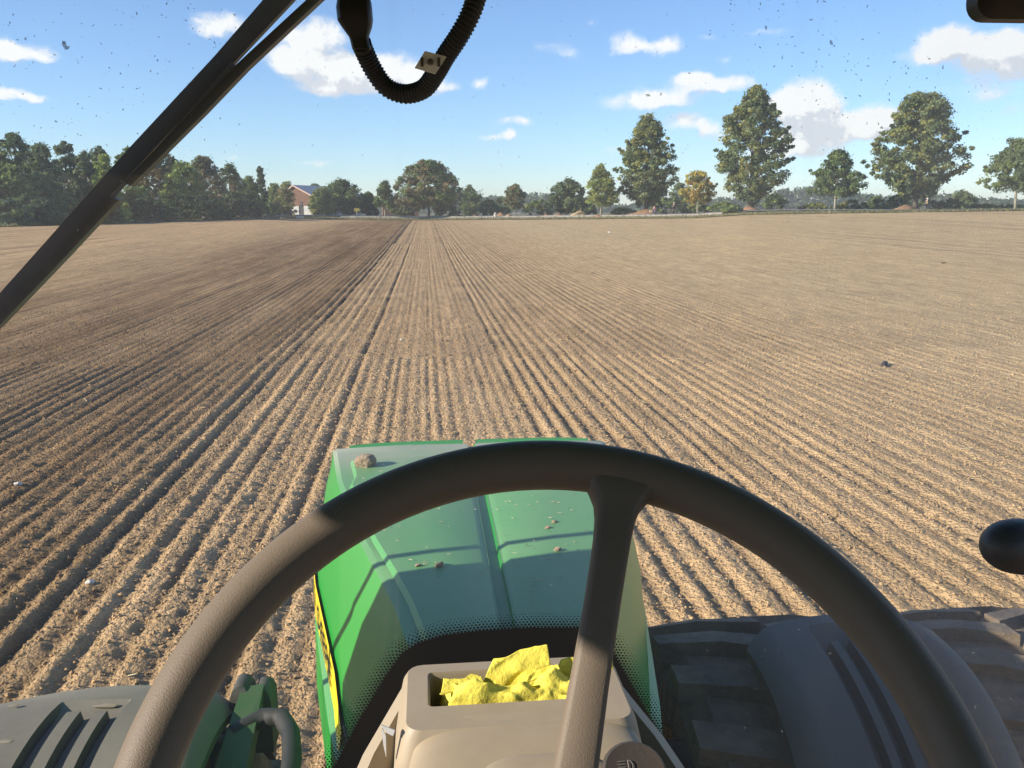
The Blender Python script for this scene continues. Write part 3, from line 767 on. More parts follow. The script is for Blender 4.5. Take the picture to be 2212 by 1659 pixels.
def cottage(x, D, ybase_h, w, eave, ridge, wallm, roofm, label, rz, chim=False, ln=6):
    t = thing('cottage', ground_at(x, D), label, 'house', rz=rz)
    mb = MB(); mb.loft([[(-w / 2, 0, -.2), (w / 2, 0, -.2), (w / 2, 0, eave), (-w / 2, 0, eave)], [(-w / 2, ln, -.2), (w / 2, ln, -.2), (w / 2, ln, eave), (-w / 2, ln, eave)]]); mb.build('wall', wallm, t)
    mb = MB(); e = .4
    mb.loft([[(-w / 2 - e, -e, eave + .003), (-w / 2 - e, ln + e, eave + .003), (-w / 2 - e, ln / 2, ridge)], [(w / 2 + e, -e, eave + .003), (w / 2 + e, ln + e, eave + .003), (w / 2 + e, ln / 2, ridge)]])
    rf = mb.build('roof', roofm, t)
    for k in (-.25, .25):
        mb = MB(); mb.box((k * w - .45, -.05, eave * .45), (k * w + .45, -.003, eave * .85)); wo_ = mb.build('window', DARKDOOR, t)
        mb = MB(); mb.box((k * w - .52, -.09, eave * .40), (k * w + .52, -.053, eave * .45)); mb.build('sill', WHITEW, wo_)
    if chim:
        mb = MB(); mb.box((-.55, ln / 2 - .5, ridge - .6), (.55, ln / 2 + .5, ridge + 1.5)); mb.box((-.65, ln / 2 - .6, ridge + 1.5), (.65, ln / 2 + .6, ridge + 1.7)); mb.build('chimney', BRICK, rf)
    return t


cottage(164, 150, 0, 4.0, 5.5, 7.0, mat('cream_render', (.66, .55, .40), .9), mat('brown_roof', (.20, .17, .13), .85, noise=(2, (.14, .12, .10), .5)), 'pale cottage gable glimpsed between the dark trees of the left wood', rad(-16))
cottage(494, 172, 0, 5.0, 3.6, 4.6, BRICK, mat('red_tiles', (.25, .11, .07), .85, noise=(2, (.18, .09, .06), .5)), 'red brick cottage with a chimney above the left hedge', rad(-8), True)
cottage(866, 228, 0, 9.0, 3.0, 5.6, BRICK, SLATE, 'long grey roofed house behind the round brownish tree', rad(4), ln=8)

# ------------------------------------------------------------------ roadside clutter
EARTH = mat('orange_earth', (.34, .19, .095), .95, noise=(2.5, (.24, .14, .08), .6), bump=(5, .9, .12))
SAND = mat('pale_sand', (.47, .34, .19), .95, noise=(2.5, (.38, .27, .15), .6), bump=(5, .9, .12))
TURF = mat('turfed_earth', (.10, .095, .04), .95, noise=(2, (.17, .13, .06), .6), bump=(5, .9, .12))


def heap(x, D, w, h, m, label, cat='earth heap', seed=0):
    r = np.random.default_rng(seed + 40); p = ground_at(x, D); vs = []; fs = []; n, k = 22, 8
    for i in range(k + 1):
        q = i / k
        for j in range(n):
            a = 2 * math.pi * j / n
            rr_ = (1 - q) * w / 2 * (1 + .25 * math.sin(2 * a + seed) + .12 * r.normal() * (0 < i < k))
            vs.append((rr_ * math.cos(a) + .15 * w * math.sin(seed) * q, rr_ * math.sin(a) * .7, -.1 + h * (q ** .8) * (1 + .08 * r.normal()) if i else -.15))
    for i in range(k):
        for j in range(n): fs.append((i * n + j, i * n + (j + 1) % n, (i + 1) * n + (j + 1) % n, (i + 1) * n + j))
    fs.append(tuple(k * n + j for j in range(n)))
    me = mesh_obj('earth_heap', vs, fs, m, smooth=True); me.location = p; return tag(me, label, cat, 'heaps of earth along the road')


heap(1250, 174, 3.0, 1.0, SAND, 'largest sand coloured heap, left of the lime tree trunk', 'sand heap', 1)
heap(1205, 176, 1.6, .5, EARTH, 'small brown heap left of the large sand heap', seed=2)
heap(1178, 178, 1.2, .4, EARTH, 'tiny brown heap under the wide green shrub', seed=3)
heap(1293, 170, 2.2, .55, EARTH, 'earth heap around the foot of the lime tree', seed=4)
heap(1084, 181, 2.6, .75, EARTH, 'brown heap left of the slim trunk of the small brownish tree', seed=5)
heap(1100, 178.5, 1.5, .45, SAND, 'low sandy heap at the slim trunk of the small brownish tree', 'sand heap', 6)
heap(985, 183, 2.4, .6, EARTH, 'orange heap right of the round brownish tree', seed=7)
heap(1027, 183, 1.3, .5, EARTH, 'small brown heap below the dark rounded shrub', seed=8)
heap(1392, 172, 5.4, .95, EARTH, 'long orange bank at the foot of the leftmost giant tree', seed=9)
heap(1448, 174, 4.0, .7, EARTH, 'orange bank behind the cyclist in dark clothes', seed=10)
heap(1622, 162.5, 4.0, .8, EARTH, 'orange mound around the foot of the tallest tree', seed=11)
heap(1958, 155, 5.0, .8, EARTH, 'orange mound left of the white helmeted cyclist', seed=12)
heap(579, 158, 3.4, .95, TURF, 'dark turfed heap at the end of the hedge', seed=13)
heap(616, 164, 3.4, .95, EARTH, 'rubble heap between the hedge and the barn', 'rubble heap', 14)
heap(665, 172, 4.2, .35, SAND, 'flat pale heap in front of the barn', 'sand heap', 15)

YEL = mat('yellow_sign_face', (.40, .32, .06), .6); GALV = mat('galvanised_steel', (.42, .43, .44), .45, .6)
p = ground_at(771, 176)
t = thing('road_sign', p, 'yellow road sign on a grey post left of the small tree', 'sign')
mb = MB(); mb.tube([(0, 0, -.1), (0, 0, 1.9)], .06, 8); mb.build('post', GALV, t, smooth=True)
mb = MB(); mb.box((-.50, -.10, 1.30), (.50, -.065, 1.90)); mb.build('panel', YEL, t)
mb = MB(); mb.box((-.50, -.062, 1.32), (.50, -.04, 1.88)); mb.build('panel_back', GALV, t)
p = ground_at(634, 164)
t = thing('marker_post', p, 'short yellow post beside the rubble heap', 'post')
mb = MB(); mb.loft([[(-.2, -.16, -.1), (.2, -.16, -.1), (.2, .16, -.1), (-.2, .16, -.1)], [(-.17, -.14, .95), (.17, -.14, .95), (.17, .14, .95), (-.17, .14, .95)]]); mb.build('shaft', mat('yellow_plastic', (.50, .34, .08), .6), t)
mb = MB(); mb.loft([[(-.2, -.17, .952), (.2, -.17, .952), (.2, .17, .952), (-.2, .17, .952)], [(-.08, -.08, 1.15), (.08, -.08, 1.15), (.08, .08, 1.15), (-.08, .08, 1.15)]]); mb.build('cap', mat('dark_plastic', (.05, .05, .05), .6), t)


def rock(name, p, s, m, label, cat, seed, parent=None, group=None, flat=.7):
    bm = bmesh.new(); bmesh.ops.create_icosphere(bm, subdivisions=2, radius=1); r = random.Random(seed)
    ax = [Vector((r.gauss(0, 1), r.gauss(0, 1), r.gauss(0, 1))).normalized() for _ in range(9)]; dd = [r.uniform(.55, .9) for _ in ax]
    for v in bm.verts:
        for a, d in zip(ax, dd):
            q = v.co.dot(a)
            if q > d: v.co -= a * (q - d)
        v.co = Vector((v.co.x * s[0], v.co.y * s[1], v.co.z * s[2])) * (1 + r.uniform(-.05, .05))
    me = bpy.data.meshes.new(name); bm.to_mesh(me); bm.free(); me.materials.append(m)
    o = link(bpy.data.objects.new(name, me), parent); o.location = p
    if label: tag(o, label, cat, group)
    return o


PALE_STONE = mat('pale_stone', (.62, .58, .5), .85, noise=(6, (.45, .4, .33), .6), bump=(12, .4, .05))
q = ground_at(648, 166); rock('stone_block', (q[0], q[1], q[2] + .28), (.75, .4, .36), PALE_STONE, 'white block lying in front of the barn', 'block', 1)
q = ground_at(1070, 177.5); rock('stone_block', (q[0], q[1], q[2] + .45), (.4, .35, .6), PALE_STONE, 'white block on the brown heap near the small brownish tree', 'block', 2)

# ------------------------------------------------------------------ cyclists
def skin_body(name, joints, edges, m, parent, root=0):
    me = bpy.data.meshes.new(name); me.from_pydata([j[:3] for j in joints], edges, [])
    o = link(bpy.data.objects.new(name, me), parent)
    o.modifiers.new('skin', 'SKIN'); sk = me.skin_vertices[0].data if me.skin_vertices else None
    if sk is None:
        bm = bmesh.new(); bm.from_mesh(me); bm.verts.layers.skin.verify(); bm.to_mesh(me); bm.free(); sk = me.skin_vertices[0].data
    for k, j in enumerate(joints): sk[k].radius = (j[3], j[3]); sk[k].use_root = (k == root)
    s = o.modifiers.new('sub', 'SUBSURF'); s.levels = s.render_levels = 1
    me.materials.append(m); return o


SKINM = mat('skin', (.52, .33, .24), .6)


def cyclist(x, back, scale, top, legs, hair, label, blabel, bikec, head=None, head_kind='hair', stripe=None, direction=1, cargo=None):
    D = float(edge_D(az_of(x))) + back
    p = ground_at(x, D); p[2] += .0; rz = 0 if direction > 0 else math.pi
    s = scale
    b = thing('bicycle', p, blabel, 'bicycle', 'bicycles on the road', rz)
    fm = mat('bike_frame', bikec, .4, .3); tm = mat('tyre_rubber', (.30, .29, .28), .7); bk = mat('saddle_black', (.03, .03, .03), .6)
    R = .34 * s
    for cx in (-.53 * s, .53 * s):
        mb = MB(); pts = [(cx + R * math.cos(a), 0, R + R * math.sin(a)) for a in np.linspace(0, 2 * math.pi, 25)]
        mb.tube(pts, .032 * s, 6, False)
        for a in np.linspace(0, math.pi, 5)[:-1]:
            mb.tube([(cx + R * math.cos(a), 0, R + R * math.sin(a)), (cx - R * math.cos(a), 0, R - R * math.sin(a))], .008, 4)
        mb.build('wheel', tm, b, smooth=True)
    mb = MB()
    bb = (-.05 * s, 0, .30 * s); st = (-.2 * s, 0, .80 * s); hd = (.36 * s, 0, .82 * s); ra = (-.53 * s, 0, R); fa_ = (.53 * s, 0, R)
    for a_, c_ in ((bb, st), (st, hd), (bb, hd), (ra, bb), (ra, st), (fa_, hd)): mb.tube([a_, c_], .022 * s, 6)
    mb.tube([hd, (.34 * s, 0, .95 * s)], .018 * s, 6); mb.tube([(.34 * s, -.27 * s, .96 * s), (.36 * s, 0, .95 * s), (.34 * s, .27 * s, .96 * s)], .016 * s, 6)
    mb.build('frame', fm, b, smooth=True)
    mb = MB(); mb.loft([[(-.36 * s, -.08 * s, .86 * s), (-.06 * s, -.03 * s, .86 * s), (-.06 * s, .03 * s, .86 * s), (-.36 * s, .08 * s, .86 * s)], [(-.34 * s, -.07 * s, .91 * s), (-.07 * s, -.02 * s, .90 * s), (-.07 * s, .02 * s, .90 * s), (-.34 * s, .07 * s, .91 * s)]]); mb.build('saddle', bk, b)
    if cargo is not None:
        mb = MB()
        mb.loft([[(-.95 * s, -.2 * s, .36 * s), (-.45 * s, -.2 * s, .36 * s), (-.45 * s, .2 * s, .36 * s), (-.95 * s, .2 * s, .36 * s)], [(-1.0 * s, -.24 * s, .78 * s), (-.4 * s, -.24 * s, .78 * s), (-.4 * s, .24 * s, .78 * s), (-1.0 * s, .24 * s, .78 * s)]]); mb.build('basket', cargo, b)
    t = thing('person', p, label, 'person', None, rz)
    J = [(-.2, 0, 1.0, .135), (-.12, 0, 1.2, .14), (-.02, 0, 1.42, .15), (.03, 0, 1.54, .06), (.07, 0, 1.63, .095), (.09, 0, 1.74, .10),
         (-.0, -.2, 1.42, .06), (.14, -.27, 1.2, .045), (.33, -.25, 1.0, .035), (.40, -.25, .97, .04),
         (-.0, .2, 1.42, .06), (.14, .27, 1.2, .045), (.33, .25, 1.0, .035), (.40, .25, .97, .04),
         (-.17, -.1, .95, .095), (.16, -.1, .78, .07), (.0, -.1, .38, .045), (.12, -.1, .33, .04),
         (-.17, .1, .95, .095), (.10, .1, .62, .07), (-.12, .1, .22, .045), (.0, .1, .15, .04)]
    J = [(a * s, b_ * s, c * s, d * s) for a, b_, c, d in J]
    Ed = [(0, 1), (1, 2), (2, 3), (3, 4), (4, 5), (2, 6), (6, 7), (7, 8), (8, 9), (2, 10), (10, 11), (11, 12), (12, 13), (0, 14), (14, 15), (15, 16), (16, 17), (0, 18), (18, 19), (19, 20), (20, 21)]
    skin_body('body', J, Ed, SKINM, t)
    g_ = .018 * s

    def sub(idx, grow): return [(J[i][0], J[i][1], J[i][2], J[i][3] + grow) for i in idx]
    idx = [0, 1, 2, 6, 7, 8, 10, 11, 12]; mp_ = {k: i for i, k in enumerate(idx)}
    skin_body('jacket', sub(idx, g_), [(mp_[a], mp_[c]) for a, c in Ed if a in mp_ and c in mp_], top, t)
    idx = [0, 14, 15, 16, 18, 19, 20]; mp_ = {k: i for i, k in enumerate(idx)}
    skin_body('trousers', sub(idx, g_), [(mp_[a], mp_[c]) for a, c in Ed if a in mp_ and c in mp_], legs, t)
    for k in (17, 21):
        mb = MB(); c = J[k]; mb.box((c[0] - .16 * s, c[1] - .05 * s, c[2] - .05 * s), (c[0] + .12 * s, c[1] + .05 * s, c[2] + .04 * s)); mb.build('shoe', bk, t)
    bm = bmesh.new(); bmesh.ops.create_uvsphere(bm, u_segments=14, v_segments=9, radius=.125 * s)
    for v in bm.verts:
        if v.co.z < -.03 * s: v.co.z = -.03 * s
        v.co.x *= 1.12; v.co += Vector((.07 * s, 0, 1.72 * s))
    me = bpy.data.meshes.new(head_kind); bm.to_mesh(me); bm.free(); me.materials.append(hair); link(bpy.data.objects.new(head_kind, me), t)
    if stripe is not None:
        mb = MB(); mb.loft([[(-.10 * s, -.20 * s, 1.06 * s), (.06 * s, -.20 * s, 1.06 * s), (.06 * s, -.175 * s, 1.06 * s), (-.10 * s, -.175 * s, 1.06 * s)], [(-.06 * s, -.21 * s, 1.38 * s), (.06 * s, -.21 * s, 1.38 * s), (.06 * s, -.185 * s, 1.38 * s), (-.06 * s, -.185 * s, 1.38 * s)]]); mb.build('stripe', stripe, t)


cyclist(2000, 2.2, 1.08, mat('dark_jacket', (.035, .037, .045), .8), mat('dark_trousers', (.04, .04, .05), .8), mat('white_helmet', (.75, .75, .73), .4), 'person cycling in a dark jacket with a yellow panel and white helmet', 'grey bicycle under the rider with the white helmet', (.32, .33, .35), head_kind='helmet', stripe=mat('yellow_panel', (.75, .6, .12), .6))
cyclist(1455, 7.5, 1.12, mat('charcoal_coat', (.04, .042, .045), .8), mat('charcoal_trousers', (.035, .035, .04), .8), mat('grey_hair', (.42, .42, .41), .8), 'person cycling in dark clothes with grey hair beside the orange bank', 'bicycle under the grey haired rider', (.30, .18, .15))
cyclist(1413, 7.0, .86, mat('pink_top', (.62, .20, .25), .8), mat('lilac_trousers', (.45, .30, .42), .8), mat('dark_hair', (.04, .03, .025), .7), 'child cycling in a pink top in front of the leftmost giant tree', 'small bicycle with an orange and cream basket', (.55, .45, .5), cargo=mat('cream_basket', (.75, .55, .34), .7))

# ------------------------------------------------------------------ loose soil
r = np.random.default_rng(21)
ico = bmesh.new(); bmesh.ops.create_icosphere(ico, subdivisions=1, radius=1)
IV = np.array([v.co[:] for v in ico.verts]); IF = np.array([[v.index for v in f.verts] for f in ico.faces]); ico.free()
n = 260000
cx = r.uniform(-14, 20, n); cy = 1.8 + 24 * r.random(n) ** 1.1
def z_field(X, Y): return np.where(Y < 15.9, zA(X, Y), zB(X, Y))
keep = (r.random(n) < np.clip(.34 + .75 * np.exp(-((cx + 1.2) / 3.2) ** 2), 0, 1)) & ((np.abs(cx - 1) < 9.5) | (cy > 16.2)) & (r.random(n) < 1 - .8 * sstep(9, 25, cy)); cx, cy = cx[keep], cy[keep]
keep = (cx > -.62 * cy - 1.6) & (cx < .85 * cy + 1.2); cx, cy = cx[keep], cy[keep]; n = len(cx)
sz = .0040 + .011 * r.random(n) ** 3.2 + .006 * (cy / 15) + .022 * r.random(n) * (r.random(n) < .012); cz = z_field(cx, cy) + sz * .15
shape = 1 + .35 * r.normal(size=(n, len(IV))) * .6
sc3 = np.stack([sz * r.uniform(.8, 1.5, n), sz * r.uniform(.8, 1.4, n), sz * r.uniform(.6, 1.0, n)], 1)
ang = r.uniform(0, 2 * np.pi, n); ca, sa = np.cos(ang)[:, None], np.sin(ang)[:, None]
P = IV[None] * np.clip(shape, .5, 1.5)[..., None] * sc3[:, None, :]
X = P[..., 0] * ca - P[..., 1] * sa; Y = P[..., 0] * sa + P[..., 1] * ca
V = np.stack([X + cx[:, None], Y + cy[:, None], P[..., 2] + cz[:, None]], -1).reshape(-1, 3)
Fq = (IF[None] + (np.arange(n) * len(IV))[:, None, None]).reshape(-1, 3)
cl = mesh_obj('soil_clods', V, Fq, SOIL); tag(cl, 'crumbled clods of soil scattered over the rows', 'soil clods', kind='stuff')
STRAW = mat('straw', (.56, .46, .27), .8, noise=(30, (.44, .34, .18), .6))
n = 2600; V = []; Fs = []
sx = r.uniform(-8, 11, n * 3); sy = 1.8 + 14 * r.random(n * 3) ** .9
kp = r.random(n * 3) < np.clip(.10 + .6 * sstep(-1, 5, sx), 0, 1) * .30; sx, sy = sx[kp], sy[kp]
szz = zA(sx, sy)
for x, y, z in zip(sx, sy, szz):
    L = r.uniform(.015, .06) * (1 + .4 * (r.random() < .08)); w = r.uniform(.0014, .0034) * (1 + y * .06); a = r.uniform(0, math.pi); ti = r.normal() * .25
    d = np.array([math.cos(a), math.sin(a), ti]); pvec = np.array([-math.sin(a), math.cos(a), 0]); c = np.array([x, y, z + .012]); up = np.array([0, 0, w])
    k = len(V); V += [c - d * L - pvec * w, c + d * L - pvec * w, c + d * L + pvec * w, c - d * L + pvec * w, c - d * L + up, c + d * L + up]
    Fs += [(k, k + 1, k + 5, k + 4), (k + 3, k + 4, k + 5, k + 2), (k, k + 4, k + 3), (k + 1, k + 2, k + 5), (k, k + 3, k + 2, k + 1)]
stw = mesh_obj('straw', V, Fs, STRAW); tag(stw, 'bits of pale straw lying on the soil', 'straw', kind='stuff')
for k, (x, y, s, lab) in enumerate([(40, 1050, .045, 'white pebble on the dark worked soil at the left edge'), (195, 1262, .035, 'pale pebble between rows left of the steering wheel'), (868, 735, .05, 'small white pebble in the lane ahead of the bonnet'), (1317, 512, .2, 'pale stone far out on the right half of the field')]):
    for _ in range(3):
        q = atZ(x, y, float(terrain(*(atZ(x, y, 0)[:2]))) if y > 520 else .25)
    zz = float(zA(q[0], q[1])) if q[1] < 15.5 else float(terrain(q[0], q[1]))
    rock('pebble', (q[0], q[1], zz + s * .3), (s, s * .8, s * .6), PALE_STONE, lab, 'stone', 50 + k, group='pebbles on the field')
q = atZ(1910, 789, 0)
mb = MB(); mb.loft([[(-.13, -.03, -.01), (.13, -.035, -.01), (.14, .03, -.01), (-.12, .035, -.01)], [(-.12, -.025, .05), (.125, -.03, .045), (.13, .025, .05), (-.11, .03, .04)]])
dk = mb.build('debris_piece', mat('dark_debris', (.03, .022, .018), .8, bump=(20, .5, .02))); dk.location = (q[0], q[1], float(zA(q[0], q[1])) + .02 if q[1] < 15.5 else .02); dk.rotation_euler = (0, 0, .9)
tag(dk, 'dark flat piece of debris lying on the right half of the field', 'debris')

# ================================================================== the tractor
XC = .117
T0 = (XC, 1.0, 0.0)
tr = thing('tractor', T0, 'green tractor seen from its driver seat, bonnet pointing along the drill rows', 'tractor')


def part(mb, name, m, parent=None, smooth=False, angle=None):
    return mb.build(name, m, parent or tr, smooth, angle, origin=T0)


def paint(name, col, dust, amount, scale=3.0, rmin=.30):
    m = bpy.data.materials.new(name); m.use_nodes = True; t = m.node_tree; b = t.nodes['Principled BSDF']
    g = N(t, 'ShaderNodeNewGeometry'); n1_ = N(t, 'ShaderNodeTexNoise', inp={'Scale': scale, 'Detail': 8.0, 'Roughness': .65}); t.links.new(g.outputs['Position'], n1_.inputs['Vector'])
    n2_ = N(t, 'ShaderNodeTexNoise', inp={'Scale': 90.0, 'Detail': 3.0}); t.links.new(g.outputs['Position'], n2_.inputs['Vector'])
    s_ = N(t, 'ShaderNodeSeparateXYZ'); t.links.new(g.outputs['Normal'], s_.inputs[0])
    up = N(t, 'ShaderNodeMapRange'); up.inputs['From Min'].default_value = .2; up.inputs['From Max'].default_value = .95; t.links.new(s_.outputs['Z'], up.inputs[0])
    ps = N(t, 'ShaderNodeSeparateXYZ'); t.links.new(g.outputs['Position'], ps.inputs[0])
    fr = N(t, 'ShaderNodeMapRange', interpolation_type='SMOOTHSTEP'); fr.inputs['From Min'].default_value = 2.15; fr.inputs['From Max'].default_value = 2.5; fr.inputs['To Min'].default_value = 1.0; fr.inputs['To Max'].default_value = 2.6
    t.links.new(ps.outputs['Y'], fr.inputs[0])
    a = math_node(t, 'MULTIPLY_ADD', n1_.outputs['Fac'], .8, .25); a = math_node(t, 'MULTIPLY_ADD', n2_.outputs['Fac'], .25, a)
    a = math_node(t, 'MULTIPLY', a, up.outputs[0]); a = math_node(t, 'MULTIPLY', a, fr.outputs[0]); a = math_node(t, 'MULTIPLY', a, amount)
    a = math_node(t, 'ADD', a, amount * .05, clamp=True)
    mx_ = N(t, 'ShaderNodeMix', data_type='RGBA'); mx_.inputs[6].default_value = (*col, 1); mx_.inputs[7].default_value = (*dust, 1)
    t.links.new(a, mx_.inputs[0]); t.links.new(mx_.outputs[2], b.inputs['Base Color'])
    if rmin > .4: b.inputs['Specular IOR Level'].default_value = .15
    ro = math_node(t, 'MULTIPLY_ADD', a, .5, rmin, clamp=True); t.links.new(ro, b.inputs['Roughness'])
    return m


GREEN = paint('green_paint', (.010, .265, .030), (.34, .33, .25), .42)
GREEN2 = paint('green_lip', (.010, .27, .03), (.30, .28, .21), .06)
BLACK = mat('black_plastic', (.018, .018, .018), .5, bump=(120, .15, .003))
FENDER = paint('grey_mudguard', (.062, .061, .058), (.24, .22, .17), .30, 5.0, .5)
LIT_FENDER = paint('lit_dusty_mudguard', (.078, .073, .064), (.27, .24, .18), .62, 5.0, .62)  # paler copy of the guard paint, left guard's sunlight put into the colour
RUBBER = mat('tyre_rubber_soiled', (.075, .062, .05), .9, noise=(9, (.20, .145, .095), .8), bump=(22, .6, .02))
BEIGE = mat('beige_trim', (.33, .268, .185), .55, noise=(40, (.31, .25, .17), .5), bump=(700, .12, .0008))
BROWN = mat('brown_wheel_leather', (.158, .125, .094), .5, bump=(1300, .5, .0006), spec=.25)
CHROME = mat('bright_metal', (.8, .8, .8), .15, 1.0)
YSTRIPE = mat('yellow_decal', (.80, .58, .02), .4)
INK = mat('black_lettering', (.015, .02, .015), .5)

# ---- bonnet: half widths per station
YS = [1.16, 1.30, 1.45, 1.60, 1.75, 1.90, 2.05, 2.20, 2.35, 2.47, 2.55, 2.61, 2.645, 2.66]
Wc = np.interp(YS, [1.1, 1.35, 1.53, 1.70, 2.17, 2.40, 2.56, 2.61, 2.66], [.135, .166, .205, .255, .352, .385, .405, .395, .34])
Ws = np.interp(YS, [1.1, 1.30, 1.586, 2.11, 2.40, 2.50, 2.58, 2.63, 2.66], [.20, .235, .300, .408, .442, .440, .425, .405, .35])
Wl = np.interp(YS, [1.1, 1.30, 1.6, 2.1, 2.40, 2.50, 2.58, 2.63, 2.66], [.225, .265, .33, .418, .447, .443, .428, .408, .35])
ZT = np.interp(YS, [1.1, 1.5, 2.3, 2.56, 2.63, 2.66], [1.935, 1.937, 1.935, 1.925, 1.90, 1.86])


def hood_section(i):
    y, wc, ws, wl, zt = YS[i], Wc[i], Ws[i], Wl[i], ZT[i]
    h = [(0.012, zt + .004), (wc * .5, zt + .006), (wc - .012, zt), (wc, zt - .006), (wc + (ws - wc) * .5, zt - .085), (ws - .004, zt - .195), (ws, zt - .21), (ws + .004, zt - .30), (wl, zt - .315), (wl + .004, zt - .48), (wl - .01, zt - .72), (wl - .05, zt - .85)]
    return [(XC + a, y, z) for a, z in reversed(h)] + [(XC + .010, y, zt - .006), (XC - .010, y, zt - .006)] + [(XC - a, y, z) for a, z in h]


secs = [hood_section(i) for i in range(len(YS))]
mb = MB(); mb.loft(secs, cap=False, closed=False)
nsec = len(secs[0]); mb.add(secs[-1], [tuple(range(nsec))]); mb.add(secs[0], [tuple(range(nsec - 1, -1, -1))])
bonnet = part(mb, 'bonnet', GREEN, smooth=True, angle=24)
# raised rear top panels and bright front lips, one each side of the centre groove
for sd in (-1, 1):
    mb = MB(); rings = []
    for y in np.linspace(1.2, 2.36, 16):
        wc = np.interp(y, YS, Wc); zt = np.interp(y, YS, ZT)
        xs = [.016, .03, wc * .5, wc - .03 - .02 * (y > 2.2), wc - .022 - .02 * (y > 2.2)]
        zs = [.0045, .012, .014, .012, .002]
        rings.append([(XC + sd * a, y, zt + b) for a, b in zip(xs, zs)])
    last = [(p_[0], p_[1] + .012, p_[2] - .012) for p_ in rings[-1]]; rings.append(last)
    mb.loft(rings, cap=False, closed=False); part(mb, 'top_panel', GREEN, bonnet, True, 35)
    mb = MB(); rings = []
    for f in np.linspace(.05, .9, 12):
        x = XC + sd * f * .40; yy = 2.625 - .05 * f ** 5
        rings.append([(x, yy - .028, 1.897 + .012), (x, yy + .004, 1.897 + .024), (x, yy + .03, 1.897 + .014), (x, yy + .034, 1.87)])
    mb.loft(rings, cap=False, closed=False); part(mb, 'front_lip', GREEN2, bonnet, True, 50)


def side_pt(y, z, out=.004):
    zt = np.interp(y, YS, ZT); wc, ws, wl = (np.interp(y, YS, q_) for q_ in (Wc, Ws, Wl))
    w = np.interp(zt - z, [.0, .006, .085, .195, .21, .30, .315, .48], [wc, wc, wc + (ws - wc) * .5, ws - .004, ws, ws + .004, wl, wl + .004])
    return (XC - w - out, y, z)


def stripe_top(y): return np.interp(y, [1.50, 1.62, 2.2, 2.5], [1.632, 1.718, 1.724, 1.718])
def stripe_bot(y): return np.interp(y, [1.50, 1.62, 2.2, 2.5], [1.630, 1.636, 1.639, 1.641])


mb = MB(); rings = [[side_pt(y, z, .008) for z in np.linspace(stripe_bot(y), stripe_top(y), 6)] for y in np.linspace(1.50, 2.5, 40)]
mb.loft(rings, cap=False, closed=False); part(mb, 'yellow_stripe', YSTRIPE, bonnet, True)
for word, ya, yb in (('JOHN', 2.28, 2.04), ('DEERE', 1.99, 1.68)):
    fc_ = bpy.data.curves.new('lettering_curve', 'FONT'); fc_.body = word; fc_.size = .075; fc_.resolution_u = 2; fc_.extrude = 0; fc_.offset = .002
    fo = bpy.data.objects.new('lettering_source', fc_); COL.objects.link(fo)
    dg = bpy.context.evaluated_depsgraph_get(); dg.update()
    tm_ = bpy.data.meshes.new_from_object(fo.evaluated_get(dg)); bpy.data.objects.remove(fo)
    bm = bmesh.new(); bm.from_mesh(tm_); bmesh.ops.subdivide_edges(bm, edges=bm.edges[:], cuts=1)
    us = [v.co.x for v in bm.verts]; u0, u1 = min(us), max(us)
    for v in bm.verts:
        y = ya - (v.co.x - u0) / (u1 - u0) * (ya - yb); z = 1.655 + v.co.y * .86
        v.co = Vector(side_pt(y, z, .0105)) - Vector(T0)
    me = bpy.data.meshes.new('lettering'); bm.to_mesh(me); bm.free(); me.materials.append(INK); link(bpy.data.objects.new('lettering', me), bonnet)
# seam along the side
mb = MB(); mb.tube([side_pt(y, np.interp(y, [1.3, 2.5], [1.66, 1.648]), .0015) for y in np.linspace(1.3, 2.5, 30)], .0035, 5); part(mb, 'seam', BLACK, bonnet, True)
# engine block and axle under the bonnet
mb = MB(); mb.box((XC - .22, 1.1, .55), (XC + .22, 2.6, 1.5)); mb.box((XC - .9, 2.0, .55), (XC + .9, 2.22, .78)); part(mb, 'chassis', mat('dark_green_casting', (.012, .08, .02), .6))


